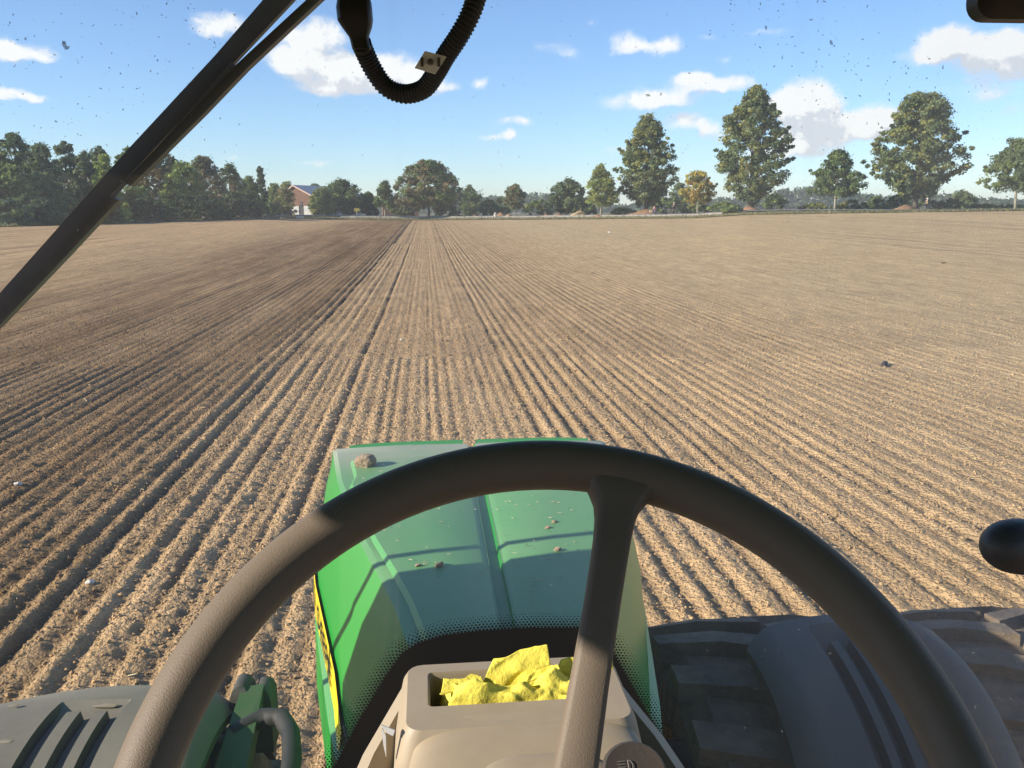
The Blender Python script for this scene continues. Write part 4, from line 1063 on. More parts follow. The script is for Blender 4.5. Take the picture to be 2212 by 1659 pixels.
# ---- front wheels (dual) and mudguards
def wheel(x0, x1, yc, zc, R, lugs=22):
    w = bpy.data.objects.new('front_wheel', None); w.location = ((x0 + x1) / 2 - T0[0], yc - T0[1], zc); link(w, tr)
    hw = (x1 - x0) / 2; mb = MB(); n = 44
    prof = [(-hw * .82, R * .58), (-hw, R * .72), (-hw * .98, R * .86), (-hw * .8, R * .935), (0, R * .95), (hw * .8, R * .935), (hw * .98, R * .86), (hw, R * .72), (hw * .82, R * .58)]
    rings = [[(a, q_ * math.sin(th), q_ * math.cos(th)) for a, q_ in prof] for th in [2 * math.pi * i / n for i in range(n + 1)]]
    mb.loft(rings, cap=False, closed=False)
    for i in range(lugs):
        for sd in (-1, 1):
            th0 = 2 * math.pi * (i + (.5 if sd > 0 else 0)) / lugs; rr_ = []
            for f, dth in ((.0, .0), (.5, .10), (1.0, .17)):
                a = sd * f * hw * 1.0; th = th0 + dth; dt = .055
                top = R * (1.0 - .03 * f ** 3); bot = R * .90
                rr_.append([(a, q_ * math.sin(t_), q_ * math.cos(t_)) for q_, t_ in ((bot, th - dt * 1.3), (top, th - dt), (top, th + dt), (bot, th + dt * 1.3))])
            mb.loft(rr_)
    mesh_obj('tyre', mb.v, mb.f, RUBBER, w, smooth=True, angle=30)
    mb = MB(); rp = [(-hw * .8, R * .585), (-hw * .55, R * .5), (hw * .1, R * .46), (hw * .55, R * .5), (hw * .8, R * .585)]
    mb.loft([[(a, q_ * math.sin(th), q_ * math.cos(th)) for a, q_ in rp] for th in [2 * math.pi * i / 32 for i in range(33)]], cap=False, closed=False)
    mb.loft([[(-hw * .1, R * .47 * math.sin(t_), R * .47 * math.cos(t_)) for t_ in [2 * math.pi * k / 24 for k in range(24)]], [(hw * .12, R * .47 * math.sin(t_), R * .47 * math.cos(t_)) for t_ in [2 * math.pi * k / 24 for k in range(24)]]])
    mesh_obj('rim', mb.v, mb.f, mat('yellow_wheel_rim', (.55, .40, .03), .5), w, smooth=True, angle=30)


wheel(XC + .50, XC + 1.15, 2.16, .72, .725); wheel(XC + 1.30, XC + 1.88, 2.30, .70, .675)
wheel(XC - 1.12, XC - .62, 2.08, .62, .62); wheel(XC - 1.88, XC - 1.34, 2.08, .66, .66)


def mudguard(x0, x1, yc, zc, R, a0, a1, grooves, gs, m_):
    """curved guard over the tyre with a stepped recess and three channels"""
    xs = sorted(set([x0, x0 + .02, x0 + .06, x1 - .06, x1 - .02, x1] + [q_ for g_ in grooves for q_ in (g_[0] - .006, g_[0], g_[1], g_[1] + .006)] + list(np.linspace(x0 + .08, x1 - .08, 9))))
    an = list(np.linspace(a0, a1, 40)); 
    xg0, xg1 = grooves[0][0], grooves[-1][1]
    rings = []
    an = sorted(set(an + [gs, gs + .008, gs + .085, gs + .10]))
    for a in an:
        ring = []
        for x in xs:
            e = min(x - x0, x1 - x) / .06; d = 0 if e >= 1 else -.035 * (1 - max(e, 0)) ** 2
            if a <= gs and any(g_[0] - .001 <= x <= g_[1] + .001 for g_ in grooves): d -= .03
            if gs + .008 <= a <= gs + .086 and xg0 - .001 <= x <= xg1 + .001: d -= .034 * (1 - (a - gs) / .11)
            if gs < a < gs + .008 and xg0 - .001 <= x <= xg1 + .001: d -= .034
            ring.append((x, yc + (R + d) * math.sin(a), zc + (R + d) * math.cos(a)))
        rings.append(ring)
    # plan outline: round off the front corner on the outer side
    out = []
    for k, ring in enumerate(rings):
        out.append(ring)
    mb = MB(); mb.loft(out, cap=False, closed=False)
    inner = [[(x, y - (y - yc) * .03, z - (z - zc) * .03) for x, y, z in ring] for ring in out]
    mb.loft([list(reversed(ring)) for ring in inner], cap=False, closed=False)
    n_ = len(xs)
    mb.loft([out[-1], inner[-1]], cap=False, closed=False); mb.loft([out[0], inner[0]], cap=False, closed=False)
    mb.loft([[q_[0] for q_ in out], [q_[0] for q_ in inner]], cap=False, closed=False); mb.loft([[q_[-1] for q_ in out], [q_[-1] for q_ in inner]], cap=False, closed=False)
    # bow the front edge in plan
    xm, hw = (x0 + x1) / 2, (x1 - x0) / 2
    mb.v = [(x, y - .10 * (((x - xm) / hw) ** 2) * (1 if y > yc - .1 else max(0, 1 - (yc - .1 - y) * 2.5)), z) for x, y, z in mb.v]
    return part(mb, 'mudguard', m_, smooth=True, angle=28)


mg = mudguard(-1.26, -.555, 2.08, .62, .745, rad(-100), rad(27), [(-.975, -.945), (-.900, -.872), (-.835, -.808)], rad(6), LIT_FENDER)
mudguard(.80, 1.33, 2.16, .72, .80, rad(-100), rad(0), [(.985, 1.005), (1.04, 1.06), (1.095, 1.115)], rad(-9), FENDER)
# dried mud in the recess
rock('mud_patch', (-.862 - XC, 2.205 - 1, 1.345), (.040, .012, .004), mat('dry_mud', (.25, .205, .14), .95), None, None, 9, mg)
MUD = bpy.data.materials['dry_mud']
r = np.random.default_rng(17)
for k, (x, y, w_) in enumerate([(28, 1524, .016), (140, 1482, .006), (12, 1602, .018)]):
    d = ray(x, y); lo = None
    for tt in np.linspace(1.2, 3.2, 900):
        p_ = E0 + d * tt
        if math.hypot(p_[1] - 2.08, p_[2] - .62) <= .747: lo = p_; break
    if lo is not None: rock('mud_splash', (lo[0] - T0[0], lo[1] - T0[1], lo[2]), (w_, w_ * .5, .0016), MUD, None, None, 90 + k, mg)
# bracket, step and handrail between the left guard and the bonnet
DGREEN = mat('dull_green_bracket', (.022, .075, .018), .7, noise=(8, (.05, .08, .03), .5))
mb = MB()
A = [(-.535, 2.30, 1.325), (-.475, 2.30, 1.33), (-.46, 1.62, 1.20), (-.565, 1.62, 1.20)]
mb.loft([A, [(a, b_, c - .05) for a, b_, c in A]]); mb.box((-.49, 1.55, .9), (-.42, 2.15, 1.16)); part(mb, 'guard_bracket', DGREEN)
mb = MB(); pts = [(-.53, 2.14, 1.28), (-.46, 2.19, 1.295), (-.41, 2.175, 1.30), (-.375, 2.10, 1.30), (-.358, 2.0, 1.295), (-.352, 1.85, 1.27), (-.35, 1.6, 1.2)]
sm = []
for i in range(len(pts) - 1):
    for q_ in np.linspace(0, 1, 4)[:-1]: sm.append(np.array(pts[i]) * (1 - q_) + np.array(pts[i + 1]) * q_)
mb.tube(sm, .024, 10); part(mb, 'support_tube', mat('dusty_black_tube', (.014, .016, .013), .7, noise=(14, (.035, .033, .025), .6)), smooth=True)
mb = MB()
for dx, dz in ((0, .0), (.058, -.012)):
    rg = []
    for zz_, gr_ in ((1.14, 0), (1.30 + dz, 0), (1.325 + dz, .008), (1.335 + dz, .018)):
        rg.append([(-.565 + dx + gr_, 2.27 + gr_, zz_), (-.512 + dx - gr_, 2.27 + gr_, zz_), (-.512 + dx - gr_, 2.37 - gr_, zz_), (-.565 + dx + gr_, 2.37 - gr_, zz_)])
    mb.loft(rg)
part(mb, 'axle_lug', mat('dusty_grey_casting', (.05, .049, .044), .8, noise=(12, (.09, .08, .06), .6)), smooth=True, angle=50)
# dark step box on the right
mb = MB(); mb.loft([[(.50, 1.5, .7), (.70, 1.5, .7), (.70, 2.02, .7), (.50, 2.02, .7)], [(.50, 1.5, 1.22), (.70, 1.5, 1.22), (.70, 2.0, 1.28), (.50, 2.0, 1.28)]]); part(mb, 'battery_box', BLACK, angle=30)


# ---- cab
def glass_y(x, z): return 1.13 - .10 * ((x - XC) / .8) ** 2 - .06 * (z - 2.0) + .0 * z


GL = bpy.data.materials.new('dusty_windscreen_glass'); GL.use_nodes = True
t = GL.node_tree; t.nodes.clear()
g = N(t, 'ShaderNodeNewGeometry'); o_ = N(t, 'ShaderNodeOutputMaterial')
trn = N(t, 'ShaderNodeBsdfTransparent'); trn.inputs[0].default_value = (.95, .97, .96, 1)
gls = N(t, 'ShaderNodeBsdfGlossy'); gls.inputs['Roughness'].default_value = .02
fr = N(t, 'ShaderNodeFresnel', inp={'IOR': 1.48})
m1 = N(t, 'ShaderNodeMixShader'); t.links.new(fr.outputs[0], m1.inputs[0]); t.links.new(trn.outputs[0], m1.inputs[1]); t.links.new(gls.outputs[0], m1.inputs[2])
dfs = N(t, 'ShaderNodeBsdfDiffuse'); dfs.inputs[0].default_value = (.80, .78, .75, 1); dtr = N(t, 'ShaderNodeBsdfTranslucent'); dtr.inputs[0].default_value = (.80, .78, .75, 1)
md = N(t, 'ShaderNodeMixShader', inp={0: .5}); t.links.new(dfs.outputs[0], md.inputs[1]); t.links.new(dtr.outputs[0], md.inputs[2])
mp = N(t, 'ShaderNodeMapping'); mp.inputs['Scale'].default_value = (1.6, 1, .8); t.links.new(g.outputs['Position'], mp.inputs[0])
na_ = N(t, 'ShaderNodeTexNoise', inp={'Scale': 2.6, 'Detail': 6.0, 'Roughness': .6}); t.links.new(mp.outputs[0], na_.inputs['Vector'])
nb_ = N(t, 'ShaderNodeTexNoise', inp={'Scale': 160.0, 'Detail': 2.0}); t.links.new(g.outputs['Position'], nb_.inputs['Vector'])
ps = N(t, 'ShaderNodeSeparateXYZ'); t.links.new(g.outputs['Position'], ps.inputs[0])
rt = N(t, 'ShaderNodeMapRange', interpolation_type='SMOOTHSTEP'); rt.inputs['From Min'].default_value = .30; rt.inputs['From Max'].default_value = .75; rt.inputs['To Min'].default_value = .75; rt.inputs['To Max'].default_value = 1.1
t.links.new(ps.outputs['X'], rt.inputs[0])
mps = N(t, 'ShaderNodeMapping'); mps.inputs['Scale'].default_value = (14.0, 1, .7); t.links.new(g.outputs['Position'], mps.inputs[0])
nst = N(t, 'ShaderNodeTexNoise', inp={'Scale': 1.0, 'Detail': 3.0}); t.links.new(mps.outputs[0], nst.inputs['Vector'])
stk = N(t, 'ShaderNodeMapRange', interpolation_type='SMOOTHSTEP'); stk.inputs['From Min'].default_value = .56; stk.inputs['From Max'].default_value = .74; stk.inputs['To Max'].default_value = .05; t.links.new(nst.outputs['Fac'], stk.inputs[0])
dd = math_node(t, 'MULTIPLY_ADD', na_.outputs['Fac'], .18, .10); dd = math_node(t, 'MULTIPLY', dd, rt.outputs[0]); dd = math_node(t, 'ADD', dd, stk.outputs[0])
zl = N(t, 'ShaderNodeMapRange', interpolation_type='SMOOTHSTEP'); zl.inputs['From Min'].default_value = 1.95; zl.inputs['From Max'].default_value = 2.5; zl.inputs['To Min'].default_value = .2; t.links.new(ps.outputs['Z'], zl.inputs[0])
dd = math_node(t, 'MULTIPLY', dd, zl.outputs[0])
sp_ = N(t, 'ShaderNodeMapRange'); sp_.inputs['From Min'].default_value = .70; sp_.inputs['From Max'].default_value = .78; sp_.inputs['To Max'].default_value = .18; t.links.new(nb_.outputs['Fac'], sp_.inputs[0])
dd = math_node(t, 'ADD', dd, sp_.outputs[0], clamp=True)
m2 = N(t, 'ShaderNodeMixShader'); t.links.new(dd, m2.inputs[0]); t.links.new(m1.outputs[0], m2.inputs[1]); t.links.new(md.outputs[0], m2.inputs[2])
t.links.new(m2.outputs[0], o_.inputs[0])
gx = np.linspace(XC - .80, XC + .80, 33); gz = np.linspace(1.25, 2.93, 24)
mb = MB(); mb.loft([[(x, glass_y(x, z), z) for x in gx] for z in gz], cap=False, closed=False)
ws = part(mb, 'windscreen', GL, smooth=True)


def on_glass(x, y, off=0.0):
    d = ray(x, y); Yg = 1.1
    for _ in range(6):
        p_ = E0 + d * (Yg / d[1]); Yg = float(glass_y(p_[0], p_[2])) + off
    return E0 + d * (Yg / d[1])


# black printed border with its dot fade along the lower edge
arch = [(640, 1800), (700, 1690), (728, 1645), (778, 1552), (832, 1462), (868, 1412), (905, 1388), (960, 1372), (1040, 1362), (1150, 1356), (1265, 1356), (1310, 1382), (1345, 1445), (1395, 1535), (1440, 1608), (1490, 1690), (1540, 1790)]
fr_pts = []
for i in range(len(arch) - 1):
    for q_ in np.linspace(0, 1, 5)[:-1]: fr_pts.append(np.array(arch[i]) * (1 - q_) + np.array(arch[i + 1]) * q_)
fr_pts.append(np.array(arch[-1]))
G3 = [on_glass(x, y, -.003) for x, y in fr_pts]
mb = MB(); low = [(p_[0], glass_y(p_[0], 1.45) - .003, 1.45) for p_ in G3]
mid = [(p_[0], glass_y(p_[0], (p_[2] + 1.45) / 2) - .003, (p_[2] + 1.45) / 2) for p_ in G3]
mb.loft([[tuple(p_) for p_ in G3], mid, low], cap=False, closed=False); part(mb, 'printed_border', mat('black_print', (.012, .011, .010), .45), ws)
mb = MB(); ctr = np.array([1090, 1700.0]); pitch = .0050
L = np.concatenate([[0], np.cumsum([np.linalg.norm(G3[i + 1] - G3[i]) for i in range(len(G3) - 1)])])
G3a = np.array(G3)
for rI in range(6):
    for k in range(int(L[-1] / pitch)):
        s_ = (k + .5 * (rI % 2)) * pitch
        p_ = np.array([np.interp(s_, L, G3a[:, c]) for c in range(3)]); p2 = np.array([np.interp(min(s_ + .01, L[-1]), L, G3a[:, c]) for c in range(3)])
        tn = p2 - p_; tn /= max(np.linalg.norm(tn), 1e-6); nr = np.array([-tn[2], 0, tn[0]])
        c_ = p_ + nr * (.0012 + rI * .0040); rr_ = .0023 * (1 - rI * .14)
        yy = glass_y(c_[0], c_[2]) - .003
        vs = [(c_[0] + rr_ * math.cos(a), yy, c_[2] + rr_ * math.sin(a)) for a in [math.pi / 3 * j for j in range(6)]]
        mb.add(vs, [(0, 1, 2, 3, 4, 5)])
tag(part(mb, 'printed_dots', bpy.data.materials['black_print'], ws), kind='stuff')
# dirt specks splashed on the outside
r = np.random.default_rng(9); mb = MB()
SPK = []
for _ in range(150): SPK.append((r.uniform(0, 520), 380 * r.random() ** 1.2, r.uniform(.7, 2.4)))
for _ in range(190):
    u_ = r.random(); SPK.append((1560 + 560 * u_ + r.normal() * 60, -10 + 330 * (u_ ** 1.1) + r.normal() * 75, r.uniform(.7, 2.8)))
for _ in range(70): SPK.append((r.uniform(520, 2212), r.uniform(0, 480), r.uniform(.6, 1.6)))
for _ in range(60): SPK.append((r.uniform(560, 1440), r.uniform(950, 1659), r.uniform(.5, 1.8)))
SPK += [(140, 98, 6.0), (138, 92, 4), (146, 104, 3.5), (400, 208, 6), (1402, 206, 5), (1428, 204, 4), (2038, 568, 4), (1795, 92, 5), (1655, 60, 5), (590, 1120, 3)]
for x, y, s_ in SPK:
    c_ = on_glass(x, y, .003); k_ = r.integers(5, 8); st = r.uniform(.5, 1.0); an_ = r.uniform(0, math.pi)
    vs = []
    for j in range(k_):
        a = 2 * math.pi * j / k_; q_ = s_ * .00044 * r.uniform(.5, 1.5); u_, v_ = q_ * math.cos(a) * 1.5, q_ * math.sin(a) * st
        X_ = c_[0] + u_ * math.cos(an_) - v_ * math.sin(an_); Z_ = c_[2] + u_ * math.sin(an_) + v_ * math.cos(an_)
        vs.append((X_, glass_y(X_, Z_) + .003, Z_))
    vs.append((c_[0], glass_y(c_[0], c_[2]) + .0045, c_[2]))
    mb.add(vs, [(j, (j + 1) % k_, k_) for j in range(k_)])
dirt = mat('dark_dirt', (.15, .125, .11), .9); t = dirt.node_tree
dmx = N(t, 'ShaderNodeMixShader', inp={0: .62}); dtp = N(t, 'ShaderNodeBsdfTransparent')
t.links.new(dtp.outputs[0], dmx.inputs[1]); t.links.new(t.nodes['Principled BSDF'].outputs[0], dmx.inputs[2]); t.links.new(dmx.outputs[0], t.nodes['Material Output'].inputs[0])
tag(part(mb, 'dirt_specks', dirt, ws), kind='stuff')

mb = MB()
for _ in range(420):
    x, y = r.uniform(1440, 2212), 1300 + 359 * r.random(); c_ = on_glass(x, y, .003); q_ = r.uniform(.00012, .0005); an_ = r.uniform(0, 3.1)
    vs = [(c_[0] + q_ * math.cos(an_ + a) * k_, glass_y(c_[0], c_[2]) + .003, c_[2] + q_ * math.sin(an_ + a)) for a, k_ in ((0, 1.5), (1.5, 1), (3.1, 1.2), (4.6, 1))]
    mb.add(vs, [(0, 1, 2, 3)])
tag(part(mb, 'dust_specks', mat('pale_dust', (.34, .30, .25), .9), ws), kind='stuff')

# wiper: arm and blade
wp = bpy.data.objects.new('wiper', None); wp.location = (0, 0, 0); link(wp, tr)
def quad_bar(pa, pb, off, th):
    """bar between two edge polylines (picture points) at some stand-off from the glass"""
    mbq = MB(); rings = []
    for (a, b_) in zip(pa, pb):
        A_, B_ = on_glass(*a, off), on_glass(*b_, off)
        rings.append([A_, B_, B_ + np.array([0, th, 0]), A_ + np.array([0, th, 0])])
    mbq.loft(rings); return mbq


WIPE = mat('black_wiper', (.016, .015, .015), .45, bump=(60, .15, .003))
def lerp2(a, b_, n_): return [(a[0] + (b_[0] - a[0]) * i / n_, a[1] + (b_[1] - a[1]) * i / n_) for i in range(n_ + 1)]
mb = quad_bar([(654, -100), (571, -4), (464, 120), (284, 314), (-4, 637), (-64, 704)], [(712, -88), (632, 0), (530, 108), (336, 318), (22, 652), (-40, 722)], .022, .012)
part(mb, 'wiper_arm', WIPE, wp)
mb = quad_bar([(770, -96), (661, 0), (508, 141), (420, 235), (268, 392)], [(795, -90), (691, 0), (533, 148), (445, 240), (282, 402)], .004, .016)
part(mb, 'wiper_blade', WIPE, wp)
mb = quad_bar([(234, 424), (120, 548), (0, 664), (-60, 722)], [(256, 432), (140, 556), (0, 702), (-50, 750)], .004, .016)
part(mb, 'wiper_blade', WIPE, wp)
mb = quad_bar([(500, 132), (336, 322), (262, 396), (236, 426)], [(508, 141), (344, 328), (268, 402), (244, 430)], .012, .004)
part(mb, 'blade_spine', mat('grey_rubber_edge', (.10, .10, .095), .6), wp)

# roof, pillars, floor, seat
mb = MB()
def rrect(x0, x1, y0, y1, z, rc_=.12, n_=5):
    pts_ = []
    for cx_, cy_, a0 in ((x1 - rc_, y1 - rc_, 0), (x0 + rc_, y1 - rc_, 90), (x0 + rc_, y0 + rc_, 180), (x1 - rc_, y0 + rc_, 270)):
        for k in range(n_ + 1):
            a = rad(a0 + 90 * k / n_); pts_.append((cx_ + rc_ * math.cos(a), cy_ + rc_ * math.sin(a), z))
    return pts_
mb.loft([rrect(XC - .80, XC + .80, -.95, 1.16, 2.945), rrect(XC - .87, XC + .87, -1.0, 1.24, 2.97), rrect(XC - .88, XC + .88, -1.0, 1.26, 3.08), rrect(XC - .78, XC + .78, -.9, 1.15, 3.16)])
roof = part(mb, 'cab_roof', mat('roof_green', (.012, .18, .03), .5), smooth=True, angle=30)
mb = MB(); mb.box((XC - .855, -.85, 2.757), (XC - .80, 1.0, 2.943)); part(mb, 'header_rail', BLACK, roof)
mb = MB(); mb.box((XC + .80, -.85, 2.757), (XC + .855, 1.0, 2.943)); part(mb, 'header_rail', BLACK, roof)
for sd in (-1, 1):
    mb = MB(); x = XC + sd * .83
    mb.tube([(x, 1.03, 1.1), (x, 1.05, 2.0), (x, 1.0, 2.94)], .035, 8); part(mb, 'pillar', BLACK, smooth=True)
    mb = MB(); mb.tube([(x, -.75, 1.1), (x, -.78, 2.0), (x, -.8, 2.94)], .05, 8); part(mb, 'pillar', BLACK, smooth=True)
mb = MB(); mb.box((XC - .78, -.8, 1.12), (XC + .78, .9, 1.18)); mb.box((XC - .24, .9, .6), (XC + .24, 1.08, 1.5)); part(mb, 'cab_floor', mat('floor_mat', (.03, .03, .03), .9))
mb = MB(); mb.loft([rrect(XC - .25, XC + .25, -.55, -.05, 1.62, .08), rrect(XC - .26, XC + .26, -.56, -.03, 1.70, .08), rrect(XC - .24, XC + .24, -.54, -.06, 1.75, .08)])
seat = part(mb, 'seat', mat('seat_fabric', (.10, .085, .06), .9), smooth=True, angle=40)
mb = MB(); mb.loft([[(XC + a, -.52 + .02 * (1 - (a / .25) ** 2) - z * .12 + .2, z) for a, z in ((-.25, 1.76), (.25, 1.76), (.24, 2.3), (-.24, 2.3))], [(XC + a, -.64 - z * .12 + .2, z) for a, z in ((-.25, 1.76), (.25, 1.76), (.22, 2.3), (-.22, 2.3))]]); part(mb, 'backrest', bpy.data.materials['seat_fabric'], seat, angle=30)

TRIMD = mat('dark_cab_trim', (.06, .055, .05), .8)
mb = MB(); mb.box((XC - .78, -.85, 1.18), (XC + .78, -.80, 2.05)); mb.box((XC - .80, -.86, 2.5), (XC + .80, -.81, 2.94)); part(mb, 'rear_bulkhead', TRIMD, angle=30)
mb = MB(); mb.loft([rrect(XC + .30, XC + .62, -.6, .32, 1.2, .06), rrect(XC + .30, XC + .62, -.6, .32, 1.95, .06), rrect(XC + .33, XC + .59, -.57, .28, 2.0, .06)]); part(mb, 'side_console', BLACK, smooth=True, angle=40)
# added unseen blocker, left of the cab, shaped to shade the bonnet rear
blocker = bpy.data.objects.new('shadow_blocker', None); link(blocker, tr)
edge = [(1.62, 1.30), (1.86, 1.372), (2.10, 1.368), (2.34, 1.335), (2.60, 1.315), (2.70, 1.26)]
mb = MB(); mb.loft([[(x_, .98, 1.62)] + [(x_ + .05, y_, z_) for z_, y_ in edge] + [(x_, .98, 2.70)] for x_ in (-1.05, -1.11)])
part(mb, 'blocker_panel', BLACK, blocker, angle=30)
mb = MB(); mb.tube([(-.72, 1.05, 1.66), (-.95, 1.52, 1.72), (-1.0, 1.60, 1.95), (-1.0, 1.53, 2.10), (-1.0, 1.455, 2.22), (-1.0, 1.425, 2.36), (-1.0, 1.41, 2.62), (-.98, 1.35, 2.80), (-.72, 1.05, 2.80)], .011, 8); part(mb, 'blocker_rod', BLACK, blocker, True)

# ---- dashboard
dash = bpy.data.objects.new('dashboard', None); link(dash, tr)
DX = .080
mb = MB()
def drect(x0, x1, y0, y1, z, rc_=.02, tilt=0.0, n_=4): return [(a, b_, c + tilt * (b_ - y1)) for a, b_, c in rrect(x0, x1, y0, y1, z, rc_, n_)]
# tray: outer wall rises, rim, inner wall drops
O = [(drect(-.062, .222, .745, .905, 1.85, .02)), drect(-.044, .204, .765, .905, 2.07, .018), drect(-.036, .196, .772, .906, 2.106, .018), drect(-.031, .191, .776, .902, 2.114, .016), drect(-.010, .170, .816, .884, 2.1145, .006), drect(-.008, .168, .818, .882, 2.111, .005), drect(-.006, .166, .82, .88, 2.062, .005)]
n_ = len(O[0]); mb.loft(O, cap=False); mb.add(O[-1], [tuple(range(n_))])
part(mb, 'storage_tray', BEIGE, dash, True, 40)
# instrument cowl in front of the tray
mb = MB(); rings = []
for y, z, w, dr in ((.803, 2.090, .094, .035), (.802, 2.109, .100, .03), (.796, 2.115, .105, .028), (.77, 2.113, .111, .03), (.73, 2.104, .120, .03), (.69, 2.088, .128, .034), (.65, 2.064, .134, .04), (.61, 2.030, .138, .04)):
    ring = []
    for k in range(25):
        a = math.pi * k / 24; c_, s_ = math.cos(a), math.sin(a)
        px_ = DX + .005 - w * (abs(c_) ** .42) * (1 if c_ > 0 else -1); pz_ = z - dr * 1.2 + dr * 1.2 * (abs(s_) ** .5)
        ring.append((px_, y, pz_))
    ring = [(ring[0][0], y, z - .30)] + ring + [(ring[-1][0], y, z - .30)]
    rings.append(ring)
mb.loft(rings, cap=False, closed=False); mb.add(rings[0], [tuple(range(len(rings[0])))]); mb.add(rings[-1], [tuple(range(len(rings[-1]) - 1, -1, -1))])
part(mb, 'instrument_cowl', BEIGE, dash, True, 38)
# raised brow over the dials
mb = MB(); rings = []
for y, zo, w in ((.738, .001, .080), (.728, .0055, .086), (.70, .008, .092), (.66, .010, .098), (.61, .012, .102)):
    ring = []
    for k in range(17):
        f = -1 + 2 * k / 16; X_ = DX + .015 + f * w; zb = np.interp(y, [.61, .65, .69, .73, .77], [2.030, 2.064, 2.088, 2.104, 2.113])
        yy = y - .055 * f ** 4; zb = np.interp(yy, [.55, .61, .65, .69, .73, .77], [1.98, 2.030, 2.064, 2.088, 2.104, 2.113])
        ring.append((X_, yy, zb + zo - (.006 * f ** 6)))
    rings.append(ring)
mb.loft(rings, cap=False, closed=False); part(mb, 'dial_brow', BEIGE, dash, True, 50)
# outer shell that flares from the tray down to the column
for sd in (-1, 1):
    mb = MB(); f_ = lambda x: DX + sd * (DX - x) * -1 if sd < 0 else 2 * DX - x
    L1 = [(-.030, .908, 2.10), (-.052, .882, 2.075), (-.078, .838, 2.052), (-.094, .795, 2.035), (-.102, .74, 2.015), (-.105, .68, 1.99)]
    L2 = [(a + .012, b_ - .012, c + .008) for a, b_, c in L1]
    L3 = [(a + .034, b_ - .03, c - .035) for a, b_, c in L1]
    L0 = [(a - .012, b_ + .008, c - .35) for a, b_, c in L1]
    rings = [[((x if sd < 0 else 2 * DX - x), y, z) for x, y, z in Lk] for Lk in (L0, L1, L2, L3)]
    mb.loft(rings, cap=False, closed=False); part(mb, 'dash_shell', BEIGE, dash, True, 45)
vt = bpy.data.objects.new('air_vent', None); link(vt, dash)
for tri in ([(823, 1566), (853, 1578), (849, 1590), (836, 1584)], [(824, 1570), (833, 1590), (834, 1636), (828, 1610)]):
    A_ = [np.array(atY(x, y, .78)) for x, y in tri]; mb = MB(); mb.loft([A_, [q_ + np.array([0, .006, -.003]) for q_ in A_]]); part(mb, 'vent_blade', mat('white_plastic', (.80, .79, .76), .35), vt)
# light switch with its headlamp symbol
sw = np.array(atY(1372, 1668, .70)); nrm = Vector((0, -.55, .83)).normalized(); ax = Vector((1, 0, 0)); ay = nrm.cross(ax)
def on_sw(u_, v_, w_): return tuple(Vector(sw) + ax * u_ + ay * v_ + nrm * w_)
mb = MB(); mb.loft([[on_sw(q_ * math.cos(a), q_ * math.sin(a), w_) for a in [2 * math.pi * k / 28 for k in range(28)]] for q_, w_ in ((.030, -.06), (.030, -.004), (.027, 0), (.020, -.001))])
part(mb, 'light_switch', mat('dark_brown_plastic', (.045, .036, .03), .55, bump=(200, .2, .002)), dash, True, 40)
mb = MB(); rI = .0046
mb.tube([on_sw(-.004 + .004 * math.sin(a) * 1.0 - .001, .006 + .0048 * math.cos(a), .0006) for a in np.linspace(0, math.pi, 12)] + [on_sw(-.005, .0108, .0006)], .0005, 4)
for k in range(4): mb.tube([on_sw(-.0145, .0022 + k * .0026, .0006), on_sw(-.0075, .0022 + k * .0026, .0006)], .00045, 4)
part(mb, 'lamp_symbol', mat('grey_symbol', (.15, .14, .125), .6), dash)

# ---- steering wheel
SWC = np.array([.0587, .3547, 2.3136]); tl = rad(45.1)
n_w = np.array([0, -math.sin(tl), math.cos(tl)]); e1 = np.array([1.0, 0, 0]); e2 = np.cross(n_w, e1)
def wpt(u_, v_, w_=0.0): return SWC + e1 * u_ + e2 * v_ + n_w * w_
swh = bpy.data.objects.new('steering_wheel', None); link(swh, tr)
mb = MB(); rings = []
for k in range(129):
    a = 2 * math.pi * k / 128
    ring = []
    for j in range(20):
        b_ = 2 * math.pi * j / 20
        q_ = .2 + .0143 * math.cos(b_); ring.append(wpt(q_ * math.cos(a), q_ * math.sin(a), .0150 * math.sin(b_)))
    rings.append(ring)
mb.loft(rings, cap=False); part(mb, 'wheel_rim', BROWN, swh, True)
for ang in (75, 195, 315):
    a = rad(ang); d_ = np.array([math.cos(a), math.sin(a)]); p_ = np.array([-d_[1], d_[0]]); mb = MB(); rings = []
    skew = .0
    for s_, w_, hgt, th in ((.197, .026, .0, .011), (.190, .0225, .0, .011), (.184, .0180, -.0, .011), (.178, .0142, -.001, .0105), (.170, .0122, -.002, .010), (.158, .0112, -.003, .0098), (.14, .0108, -.006, .0095), (.12, .0106, -.010, .009), (.08, .0112, -.020, .009), (.04, .0125, -.031, .010), (.0, .015, -.038, .010)):
        w_ *= .93; c_ = d_ * s_; bend = .012 * (1 - s_ / .2)
        ring = []
        for j in range(16):
            b_ = 2 * math.pi * j / 16; cx_, sx_ = math.cos(b_), math.sin(b_)
            u_ = w_ * (abs(cx_) ** .45) * (1 if cx_ > 0 else -1); h_ = th * (abs(sx_) ** .5) * (1 if sx_ > 0 else -1)
            q_ = c_ + p_ * u_ ; ss = q_ 
            ring.append(wpt(ss[0], ss[1], hgt + h_))
        rings.append(ring)
    mb.loft(rings); part(mb, 'spoke', BROWN, swh, True, 60)
mb = MB(); mb.loft([[wpt(q_ * math.cos(a), q_ * math.sin(a), w_) for a in [2 * math.pi * k / 32 for k in range(32)]] for q_, w_ in ((.030, -.10), (.036, -.055), (.036, -.034), (.030, -.026), (.012, -.024))]); part(mb, 'hub', BROWN, swh, True, 40)
mb = MB(); mb.tube([wpt(0, 0, -.09), wpt(0, 0, -.30)], .035, 14); part(mb, 'column', BEIGE, swh, True)

